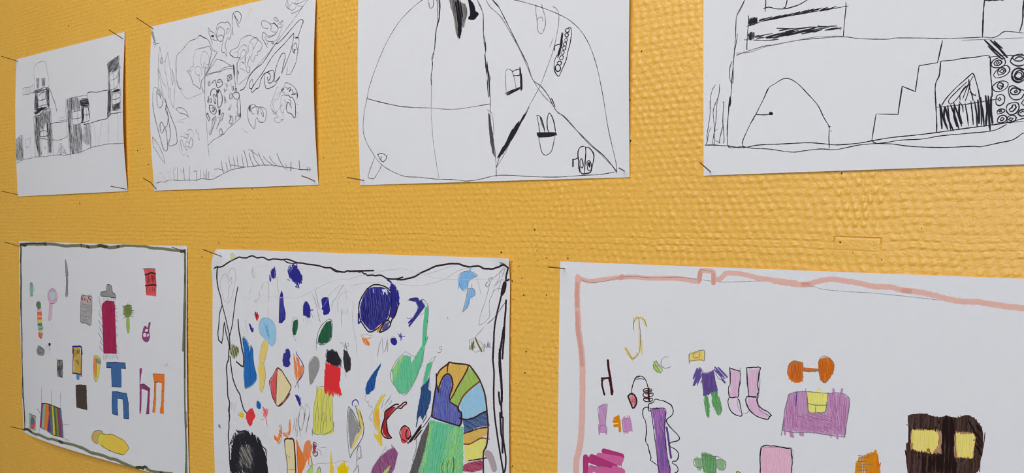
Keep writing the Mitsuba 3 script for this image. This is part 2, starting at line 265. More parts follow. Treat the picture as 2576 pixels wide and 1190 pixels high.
DRAWN['S1'] = '''
P ground_line|thin black ground line running across the sheet
L ink .55 -45,1604 19,1582 63,1584 167,1554 287,1541 450,1534 583,1522 788,1529 875,1534 990,1525 1090,1523 1273,1531 1440,1540 1584,1536
L ink .6 1317,1534 1450,1540 1647,1532 1841,1519 2001,1494 2143,1470 2347,1462 2551,1452 2755,1462 2965,1471
P drawn_tower|tall drawn tower with a rounded dome, two dark eyes and a balcony
L ink .5 562,529 556,362 539,221 559,178 626,148 723,131 806,130 874,141 920,243 966,385 987,462 970,528
H ink 0.56 0.84 88 614,364 707,371 692,521 624,514
H ink 0.56 0.84 88 765,382 878,382 872,498 781,492
l ink .6 614,366 710,371
l ink .6 765,384 879,382
L ink .55 213,473 286,458 348,470 397,462 452,466 521,434
L ink .55 223,574 266,564 342,572 417,571
l pencil .4 213,473 218,573
l pencil .4 259,464 261,563
l pencil .4 307,462 307,567
l pencil .4 351,473 342,571
l pencil .4 393,465 406,570
l pencil .4 445,467 452,567
l pencil .4 514,437 525,539
L ink .6 417,557 514,562 609,572 746,575 882,581
L ink .7 555,542 665,529 747,530 842,517 963,531
L ink .6 541,551 664,546 787,551 909,549
H ink 0.47 1.34 -8 541,555 582,538 909,536 909,560 609,575
L ink .55 963,531 1029,589 1094,697 1146,769 1202,896
H ink 0.52 0.84 90 896,534 990,544 991,823 932,797 907,672
H ink 0.52 0.89 90 582,586 650,579 674,810 551,834 567,675
L ink .5 677,623 773,591 882,581
L ink .6 609,631 663,677 731,695 799,693 873,679 875,587
l ink .4 787,585 797,765
L ink .55 649,669 695,777 797,772 912,775
l ink .4 916,550 898,774
H ink 0.76 0.78 -12 606,838 634,813 743,802 925,804 904,822 714,854
L ink .6 538,933 582,915 684,912 757,895 787,868 889,840 1018,835
L ink .4 538,930 554,1229 568,1518
L ink .4 1032,838 1057,1044 1074,1264 1104,1546
H ink 0.66 0.67 -10 539,859 657,828 846,822 918,813 860,830 758,844 714,877 597,897
H ink 0.52 1.01 86 567,932 713,921 724,1129 705,1313 759,1509 671,1512 574,1305
H ink 0.47 1.12 88 714,907 917,857 1032,867 1014,1041 856,1051 796,1135 725,1078
H ink 0.52 0.95 86 899,1032 1042,1043 1052,1262 1048,1495 962,1476 938,1255
L ink .6 723,1159 810,1143 911,1165
L ink .7 721,1229 823,1236 931,1228
L ink .7 721,1263 822,1268 930,1283
l ink .4 813,1143 830,1262
l ink .4 723,1152 721,1263
l ink .4 911,1165 926,1279
l ink .4 735,1271 766,1517
l ink .4 930,1283 947,1519
l ink .9 866,1382 860,1419
P drawn_gate|small drawn hatched block beside an open pocket shape
H ink 0.56 0.89 84 -9,1301 38,1227 175,1190 214,1511 168,1539 21,1547
L ink .5 -21,1216 -4,1347 20,1562
L ink .6 -7,1263 81,1207 197,1184 213,1359 228,1527
l pencil .4 280,1522 279,1261 441,1222 439,1410 461,1546
L ink .5 289,1273 301,1357 337,1370 389,1339 437,1229
P drawn_tent|little drawn triangular tent filled with pebbles
L ink .6 1196,1522 1247,1434 1290,1368 1345,1411 1413,1480 1461,1536
L ink .5 1246,1470 1275,1450 1295,1473 1274,1493 1246,1470
L ink .5 1303,1423 1330,1453 1316,1489 1351,1491 1379,1463 1413,1487
L ink .5 1225,1512 1267,1489 1309,1513 1266,1526 1329,1518 1371,1499 1440,1528
L ink .6 1275,1414 1317,1409 1331,1435 1289,1444 1261,1457
P drawn_wall_line|drawn connecting wall lines between the towers
L ink .65 1028,1060 1142,1056 1310,1062 1394,1059 1471,1049
l ink .5 1263,1006 1423,990
L ink .5 1276,1035 1367,1046 1409,1035 1437,1019
L ink .6 1052,1297 1235,1314 1333,1306 1486,1277
P drawn_factory|wide drawn hatched building with a dark chimney in the middle
L ink .5 1450,764 1533,746 1713,742 1875,740 2027,742
L ink .45 1441,763 1467,1120 1527,1424 1581,1590
H ink 0.56 0.81 87 1458,769 1631,751 1611,944 1599,1130 1623,1515 1558,1511 1507,1166
H ink 0.52 1.01 87 1549,743 1778,739 1841,829 1855,923 1627,937
H ink 0.56 0.84 88 1631,1133 1866,1134 1894,1320 1873,1521 1615,1523
H ink 0.47 1.06 88 1930,1155 2098,1147 2113,1451 1892,1387
l ink .4 1706,707 1712,784
l ink .4 1492,720 1499,798
l ink .4 1797,1483 1795,1550
l ink .4 2117,1136 2111,1509
L ink .6 1619,945 1725,937 1871,941
L ink .6 1601,1037 1739,1046 1869,1037
L ink .6 1640,1125 1753,1135 1883,1106
l ink .4 1766,940 1778,1127
l ink .4 1627,946 1640,1125
H ink 0.76 0.73 8 1826,794 1890,779 2050,799 2072,892 1952,898 1856,881
L ink .6 1858,785 1986,788 2050,807 2072,884 2095,911
H ink 0.66 0.67 88 1880,892 1936,897 1933,1055 1907,1120 1875,1118
L ink 1.0 2048,894 2070,958 2092,1068
L ink .5 1944,901 1984,909 2056,907
L ink .5 1934,1005 1997,1015 2069,1012
L ink .55 1915,1112 1995,1110 2083,1096
l ink .4 2000,911 2019,1104
L ink .8 1931,1139 1994,1139 2090,1137
L ink .8 1939,1139 1978,1151 2010,1166
L ink .55 2026,813 2035,727 2099,708 2304,729 2461,724 2571,729
L ink .6 2122,1137 2233,1125 2360,1115 2454,1114 2550,1106 2663,1055 2776,1058 2950,1056
P drawn_fence|thin drawn fence posts below the right tower
L pencil .45 2185,1146 2214,1243 2221,1483
L pencil .45 2399,1126 2371,1271 2319,1398 2311,1484
l ink .45 2581,1109 2559,1447
L pencil .45 2825,1058 2834,1258 2805,1439
l pencil .45 2521,1112 2525,1136
l pencil .45 2907,1066 2903,1117
P drawn_chimney_tower|slim dark drawn tower with four windows at the right edge
H ink 0.52 0.78 90 2571,720 2665,730 2639,1049 2550,1106 2577,922
H ink 0.56 0.84 90 2555,385 2632,435 2635,758 2633,999 2592,1084 2539,1096 2572,832
H ink 0.56 0.78 88 2831,435 2900,427 2873,687 2848,669
H ink 0.43 1.12 90 2890,745 2926,749 2918,1026 2876,1030
H ink 0.76 0.78 -18 2555,377 2646,347 2833,299 2854,414 2848,453 2803,495 2602,500
L ink .6 2569,330 2578,428 2586,494
L ink .6 2555,381 2646,347 2834,303 2857,318 2846,413
L ink .5 2641,532 2726,506 2811,496
L ink .55 2634,604 2728,603 2790,586 2828,558
L ink .55 2651,733 2730,731 2793,718 2828,698
l ink .35 2718,509 2730,731
l ink .35 2818,497 2833,699
H ink 0.76 0.67 -15 2675,770 2730,752 2810,740 2899,750 2875,775 2778,777
L ink .5 2707,813 2715,794 2778,790 2892,797
L ink .55 2699,867 2779,875 2893,857
L ink .55 2706,938 2795,938 2910,926
l ink .35 2779,797 2787,938
l ink 1.1 2683,779 2675,866 2690,992
H ink 0.66 1.01 -30 2698,949 2894,936 2893,992 2843,1019 2713,1015
L ink .5 2649,1010 2713,1015 2843,1031
l ink .35 2643,758 2648,1061
l ink .4 2870,615 2874,743
'''
DRAWN['S2'] = '''
P drawn_corner_scribble|dark pen scribble in the upper left corner
H ink .5 .7 68 -3,28 48,83 111,219 68,188 17,113
L ink .6 0,3 10,86 60,170 105,244
L ink .5 48,203 90,217 119,233 174,238
L ink .5 55,208 78,241 113,254 133,239
l ink .5 62,256 90,277
P drawn_flame_plant|tall drawn leaves curling up the left edge like flames
L penl .5 309,807 250,726 183,568 168,464 178,347 187,284 212,351 248,448
l ink .6 207,435 234,425 251,473 211,494 204,439
l ink .6 211,494 262,513 251,473
l penl .4 255,470 315,480
L penl .5 354,376 308,480 300,580 336,684 356,770 368,854 380,956
L penl .5 354,376 396,540 422,667 454,791 461,696 442,595 488,716 500,783 488,915 462,1070 418,1000 400,932 414,850 401,824 368,846
L penl .5 160,548 171,660 174,787 211,841 262,937 262,963
L penl .5 160,548 211,714 275,930 326,1018
L penl .55 60,989 67,845 93,797 146,805 211,866 262,937 250,1004
L penl .5 144,996 143,835 197,873 223,943
L penl .6 61,991 76,1093 111,1214 157,1344 202,1473 249,1585 295,1604 330,1572 323,1446 308,1353 283,1314 227,1239 193,1270 202,1355 234,1374 283,1314 331,1287 353,1214 355,1164 311,1094 319,1027
L penl .5 144,997 169,1041 207,1056 247,1022 261,972 259,939
L ink .55 145,862 197,900 223,944
L penl .55 301,942 326,1019 337,1095 366,1231 393,1367 383,1449 353,1515 378,1549 506,1523 521,1474 500,1340 438,1228 376,1115 332,1028
P drawn_knife|long narrow drawn blade at the lower left
l ink .55 32,1413 41,1507 48,1550 64,1551 149,1656 257,1762
L ink .6 257,1762 248,1694 182,1573 108,1485 32,1413
P drawn_fish|small drawn fish over two faint grey dashes
L ink .6 508,1092 560,1083 638,1095 696,1131 728,1156
L ink .6 728,1156 740,1184 752,1216 695,1176 585,1147 508,1092
l pencill .5 569,1239 726,1225
l pencill .5 522,1257 660,1268
P drawn_zigzag_animal|scribbled zigzag animal above the grass at lower left
L pencil .5 721,1391 748,1368 787,1367 838,1398 833,1492
l ink .55 675,1405 720,1432 760,1414
L ink .5 582,1448 628,1443 719,1469 759,1422
l ink .55 621,1620 580,1490 613,1479 669,1589 711,1497 762,1545 791,1457 835,1516 820,1573 787,1599 748,1573 676,1573 694,1615 741,1593
L pencill .5 558,1534 568,1617 659,1679 728,1592
l ink .6 705,1677 751,1708
P drawn_match|thin drawn match-like stick
l ink .5 896,1414 884,1381 910,1366 918,1391 896,1406 934,1433 964,1515
P drawn_leaf_head|large drawn rounded leaf outline with a curling plant inside
L ink .6 649,871 565,822 527,719 525,620 535,447 634,384 740,315 806,287 923,274 987,248 1063,280 1127,305
L pencil .45 527,728 591,858 680,956 745,986 861,972 1022,942 1035,915
L pencil .4 535,447 508,552 527,728
L pencil .5 874,608 862,526 902,417 973,405 1087,403 1125,392 1169,406
L pencil .5 1027,645 1003,558 1023,472 1068,445 1124,476 1167,545 1147,614 1103,605 1060,576 1059,628 1027,649
L pencil .5 1019,733 1014,672 982,628 944,613 893,634 898,684 949,723 988,713
L pencil .5 975,720 980,789 992,847
l pencil .5 724,645 776,654 847,650 861,607 842,596 776,638 827,684
l pencil .6 737,646 814,724 851,821 928,857 984,893 1005,832 1012,792 1076,750 1108,722 1187,643
l ink .45 1004,856 1072,959 1084,631
L ink .8 966,248 1006,249 1058,278 1126,305
L pencil .5 1126,305 1171,350 1209,419 1237,459
l pencil .5 1237,459 1276,474 1254,462 1320,479 1224,578 1091,729
L pencil .5 964,403 1033,398 1096,405 1130,392 1181,412 1203,490 1167,586 1132,654 1098,643 1085,631
P drawn_house|tall drawn house with a pointed roof and walls full of small marks
L ink .6 1297,564 1413,600 1500,645 1575,682
l ink .55 1297,564 1268,598 1120,714
L ink .55 1091,729 1210,720 1333,712 1455,683 1597,681
L ink .55 1091,750 1221,728 1366,722 1477,703 1596,716
l ink .9 1268,598 1291,579
H ink .9 .5 85 1599,664 1618,676 1629,806 1614,808
L penl .5 1084,662 1078,852 1077,1052 1102,1355 1121,1577 1139,1708
L ink .6 1121,1582 1224,1522 1411,1464 1473,1419 1611,1350 1724,1291
l penl .5 1620,818 1648,956
l penl .55 1706,1048 1726,1166 1724,1291
l ink .6 1493,785 1561,773 1583,824 1499,854 1493,785
l ink .5 1493,785 1583,828
l ink .5 1561,773 1499,854
l ink .5 1574,920 1604,918 1603,962 1580,964 1574,920
l ink .6 1534,1004 1572,993 1579,1056 1533,1062 1534,1004
l ink .55 1579,1008 1632,993 1692,999 1713,1039 1676,1080 1616,1060 1587,1013
l ink .55 1632,993 1633,945 1656,947 1665,996
l ink .5 1137,828 1168,811 1175,862 1144,868 1137,828 1172,846
L ink .6 1207,845 1270,811 1314,905 1407,874 1378,822 1332,813 1316,846 1370,841
L ink .55 1181,991 1189,942 1237,912 1291,932 1289,1011 1251,978 1227,996 1281,1060 1264,1093 1242,1047
l ink .55 1164,1030 1196,1023 1203,1068 1171,1070 1164,1030
l ink .55 1125,1007 1149,989 1140,1078 1117,1046 1149,1019
L ink .6 1306,953 1345,932 1397,1021 1388,1099 1349,1140 1318,1132 1306,953
H ink .7 .7 60 1301,938 1342,937 1332,970 1310,969
L ink .6 1155,1099 1233,1115 1286,1169 1262,1212 1200,1202 1162,1149 1155,1099
L ink .6 1201,1143 1232,1135 1255,1167 1216,1184 1232,1155
H ink .8 .6 80 1332,1173 1363,1166 1354,1234 1331,1222
l ink .55 1090,1204 1122,1191 1167,1270 1143,1288 1097,1214 1137,1197
l ink .5 1214,1263 1195,1421 1260,1306 1214,1273 1277,1238 1284,1298 1245,1265
l ink .5 1308,1250 1354,1273 1401,1208 1424,1219 1400,1277 1376,1304 1361,1284 1274,1406
l ink .55 1148,1423 1172,1400 1195,1431 1155,1458 1148,1423
l ink .55 1335,1420 1374,1388 1404,1459 1342,1470 1335,1420
l pencil .5 1435,1024 1472,1086 1441,1103 1443,1015 1465,1066
l ink .5 1437,926 1444,976 1467,939 1490,961
l ink .5 1501,1177 1538,1189 1562,1123
l ink .5 1524,1149 1531,1194
l ink .55 1553,1239 1537,1277 1582,1261 1589,1320 1558,1357 1513,1334 1552,1288 1530,1247
l ink .5 1634,1323 1642,1265 1687,1269 1665,1238 1681,1191 1662,1141 1675,1123 1668,1084
l ink 1 1702,1246 1725,1243 1724,1281 1702,1280 1702,1246
l ink .5 1453,859 1460,889
l ink .5 1484,872 1475,910
l ink .5 1559,880 1566,909
l ink .5 1499,883 1490,922
l ink .5 1513,943 1525,949
P drawn_trumpet_flower|drawn flower with a pointed petal holding a dark square
L ink .6 1227,372 1194,303 1155,226 1150,175 1189,220 1251,250 1306,311
L ink .6 1306,311 1311,350 1272,342 1222,314
H ink .8 .6 5 1206,272 1256,279 1256,304 1208,298
P drawn_bird_head|looping drawn head with a curled beak and a letter-like eye
L ink .6 1306,311 1296,245 1319,171 1397,146 1452,161 1517,160 1560,219 1570,283 1558,344 1525,364 1504,340 1459,430 1485,496 1484,559
L ink .6 1484,559 1447,505 1408,504 1393,456 1410,402 1428,327 1384,293 1328,307 1312,269 1341,202 1385,200 1451,256 1427,341 1383,370 1328,342 1306,311
l ink .65 1483,292 1500,235 1527,235 1540,265 1516,286 1483,292
P drawn_hook|drawn walking-stick hook near the top edge
L ink .7 1607,326 1592,251 1591,139 1610,76 1675,58 1733,91 1754,135 1716,202 1679,159 1616,77
L ink .6 1626,89 1678,201 1715,249
P drawn_cloud_creature|drawn cloud-shaped creature with dangling fingers
L ink .8 1727,602 1630,587 1555,547 1545,521 1578,493
L ink .55 1578,493 1686,472 1718,421 1751,390 1867,363 1950,386 2022,426 2094,476 2109,519 2072,562 2036,567
L pencil .5 1631,545 1658,524 1695,543 1684,583 1652,593
L penl .5 1685,528 1739,479 1808,463 1850,493 1844,540 1817,558 1802,514 1749,542 1727,588
L penl .5 1726,630 1865,556 1876,496 1908,432 2002,403 2043,429 2011,473 1970,522 1938,548
L penl .5 1903,452 1939,460 1959,500 1954,540
l penl .5 1726,630 1720,726 1767,738 1809,763 1841,739 1810,681 1811,612
l penl .55 2036,567 2031,611 1989,609 1963,671 1947,679 1906,630 1953,571
l penl .5 1901,602 1863,666 1857,720 1894,718 1893,786 1862,793 1830,759
l penl .5 1738,586 1672,658 1669,762 1669,845
l ink .5 1671,741 1702,793 1698,744
l ink .5 1758,647 1768,669 1784,657 1795,679
l ink .5 1822,586 1816,661
P drawn_top_scribble|drawn loops crossing at the upper right corner
L ink .45 2522,64 2497,104 2511,137 2550,165 2601,188 2646,180 2671,153
L ink .5 2529,65 2536,119 2540,172
l ink .5 2540,159 2600,105 2670,138 2702,158 2772,172
L ink .45 2772,172 2735,198 2672,215 2593,224 2608,187
L ink .45 2650,104 2657,129 2733,128 2807,110
l ink .6 2691,91 2691,102
P drawn_long_pole|long black drawn pole rising diagonally to the upper right
L ink .5 2851,109 2766,182 2642,284 2488,402 2329,526
L penl .5 2332,524 2149,648 1898,810 1760,878 1690,903 1669,855 1667,654
L ink .9 1718,978 1785,964 1833,913 1882,836 1982,765 2045,738 2117,706 2251,594 2332,521 2372,519 2481,465 2665,347
L ink .85 2665,347 2703,326 2722,316 2770,317 2786,345 2772,363 2717,472 2698,502 2659,499
L ink .7 2659,499 2693,498 2723,531 2710,627 2691,703 2681,754 2632,826 2576,891
l ink .6 2576,891 2511,881 2536,828 2527,787
L ink .7 2700,639 2679,571 2660,555 2620,589 2621,635 2651,665 2656,626 2680,630
H ink .7 .6 40 2636,617 2660,624 2656,646 2641,644
P drawn_spiral_loop|bold drawn line that loops into a spiral beside the pole
L ink .85 2633,443 2481,537 2301,640 2209,723 2137,796 2064,855 1980,921 1922,987 1937,1020 2000,985 2052,973 2084,891 2147,830 2218,831 2248,875 2217,915 2192,876 2208,877
L ink .8 2633,443 2634,493 2591,618 2512,752 2436,862
L ink .8 2436,862 2461,779 2497,678 2482,643 2442,645 2381,717 2330,817 2314,929 2349,932 2410,886
L ink .75 2410,886 2349,952 2298,987 2185,1003 2155,959 2141,877 2147,834
L ink .9 2157,828 2229,812 2280,805 2305,828 2309,888 2278,938 2217,942 2202,920
L ink .75 1949,911 1934,869 1891,906 1885,960 1927,974 1954,926
P drawn_acrobat|drawn figure of open loops above the pole
L ink .5 2216,332 2168,325 2121,305 2098,266 2108,236 2148,237 2196,255 2236,281 2269,326 2256,356 2242,349 2262,334
L ink .7 2249,288 2316,295 2356,321 2375,346 2376,373 2343,408 2303,422 2249,428
L ink .5 2202,424 2209,434 2242,439 2256,423 2209,416
L ink .5 2256,365 2303,387 2349,389
L ink .5 2388,277 2368,256 2342,230 2315,226 2302,237 2329,259 2355,274 2382,274
l ink .55 2362,326 2382,298 2408,324 2461,283 2447,277 2408,302 2388,277
l ink .55 2375,346 2409,353 2461,318 2448,352
L ink .5 2448,352 2422,392 2376,461 2316,489 2195,468 2155,422 2202,424
l ink .8 2302,275 2329,299 2375,346
l ink .55 2202,411 2134,363 2121,368 2107,420 2148,475 2201,545
L ink .5 2292,494 2309,508 2289,514 2269,502 2292,494
l ink .5 2208,483 2202,503 2191,494
P drawn_trunk_animal|drawn round animal with a hanging trunk and a dark ear
L ink .6 1963,1440 1903,1395 1861,1335 1845,1236 1872,1187 1916,1162 1960,1160 2020,1193 2106,1204 2165,1239 2169,1285 2146,1362 2086,1371 2043,1360 2013,1315 1983,1344 1968,1437
H ink .8 .6 75 1864,1175 1903,1161 1897,1240 1876,1222
L ink .6 1967,1269 1923,1254 1915,1208 1986,1188 2011,1221 2027,1279 2037,1218 2072,1212 2114,1252 2121,1309 2104,1302 2071,1237
P drawn_bearded_face|faint drawn face with wavy hair at the right
L pencil .45 2355,1105 2359,1084 2423,1062 2397,1098 2371,1129 2295,1150 2285,1199 2318,1258 2351,1271 2403,1231 2437,1207 2462,1220
L pencil .5 2382,1008 2348,1010 2322,1069 2252,1174 2243,1201 2284,1266 2351,1288 2326,1292 2267,1242
L pencil .5 2478,1232 2504,1224 2496,1179 2472,1149
L pencil .5 2283,1283 2375,1332 2308,1340 2323,1380 2373,1398 2416,1387 2450,1368 2399,1369
L pencil .5 2452,1296 2454,1352 2433,1377
L pencil .45 2464,1105 2422,1117 2415,1255 2435,1289 2464,1289 2461,1247
L penl .45 2496,968 2483,1002 2440,1036 2431,1057 2498,1080
L penl .5 2491,981 2525,971 2641,1029 2691,1094 2698,1144 2672,1168
L ink .55 2482,1013 2524,1023 2532,1048 2566,1027 2587,1040 2553,1075 2591,1054 2616,1065 2623,1098 2598,1107 2665,1108 2632,1091
L ink .6 2473,1089 2506,1111 2540,1106 2581,1140 2606,1137 2658,1216 2650,1364 2585,1313 2535,1298 2507,1251 2538,1183 2595,1253
L penl .5 2547,1156 2580,1170 2583,1214
H penl .6 .6 50 2423,1040 2466,1022 2474,1040 2440,1055
H penl .6 .6 85 2682,1093 2700,1111 2694,1143 2681,1131
l penl .5 2683,1215 2704,1225
l penl .5 2685,1305 2697,1327
l penl .5 2675,1358 2691,1362
P drawn_faint_mark|faint pencil mark below the trunk animal
L pencill .5 1744,1416 1814,1464 1858,1476
P drawn_grass|row of drawn grass blades along a wavy ground line
L ink .6 56,2005 154,1990 237,1995 348,1972 562,1985 732,1984 887,1990 989,1975 1163,1990 1237,1979 1406,1927 1548,1890 1734,1870 1960,1861 2070,1855 2287,1866 2446,1891 2601,1909 2703,1927 2874,1936
l pencill .45 97,1878 128,1978
l pencill .45 123,1883 178,1881 192,1873 209,1997
l pencill .45 243,1912 275,2036
l pencill .45 249,1920 233,1961
l pencill .45 300,1877 355,1859 315,1947
l pencill .45 370,1819 360,1997
l pencill .45 430,1813 481,1855
l pencill .45 429,1841 447,2000
l pencill .45 516,1816 508,1993
l pencill .45 567,1842 624,1900 640,1821 647,1989
l pencill .45 763,1810 742,1880 786,1904
l pencill .45 745,1888 758,2016
l pencil .55 832,1880 914,1879
l pencill .45 895,1878 893,2020
l pencill .45 978,1861 970,1987
l pencill .45 1030,1887 1039,1969
l pencil .45 1058,1923 1064,1970
l pencil .45 1090,1861 1089,1979
l pencil .45 1158,1907 1127,1894 1126,1987
l pencil .45 1188,1943 1219,1951
L pencil .5 1231,1871 1322,1870 1430,1897
L pencil .5 1369,1772 1383,1857 1412,1927
l pencil .5 1449,1798 1483,1891
l pencil .5 1500,1728 1548,1890
l pencil .5 1590,1740 1618,1881
l pencil .5 1652,1732 1679,1876
l pencil .5 1735,1717 1774,1883
L pencil .5 1525,1836 1595,1835 1734,1857 1780,1857
L pencil .5 1776,1670 1815,1762 1847,1873
L pencil .5 1872,1705 1894,1780 1948,1864
L pencil .5 1918,1666 1961,1776 2048,1864
L pencil .45 1850,1663 1929,1693 2022,1749
L pencil .5 2023,1709 2072,1781 2141,1868
L pencil .55 2111,1757 2170,1807 2308,1884
L pencil .5 2214,1762 2267,1826 2320,1857
L pencil .55 2339,1735 2395,1831 2476,1920
l pencil .45 2479,1853 2507,1932
l pencil .6 2568,1839 2559,1934 2538,1937
l ink .5 2695,1823 2706,1934
l pencil .5 2818,1902 2823,1954
l pencil .5 2854,1907 2855,1952
P stain|faint yellow stain on the paper near the top edge
f stain 1890,73 1942,68 1932,100 1890,142 1859,151 1869,111
'''
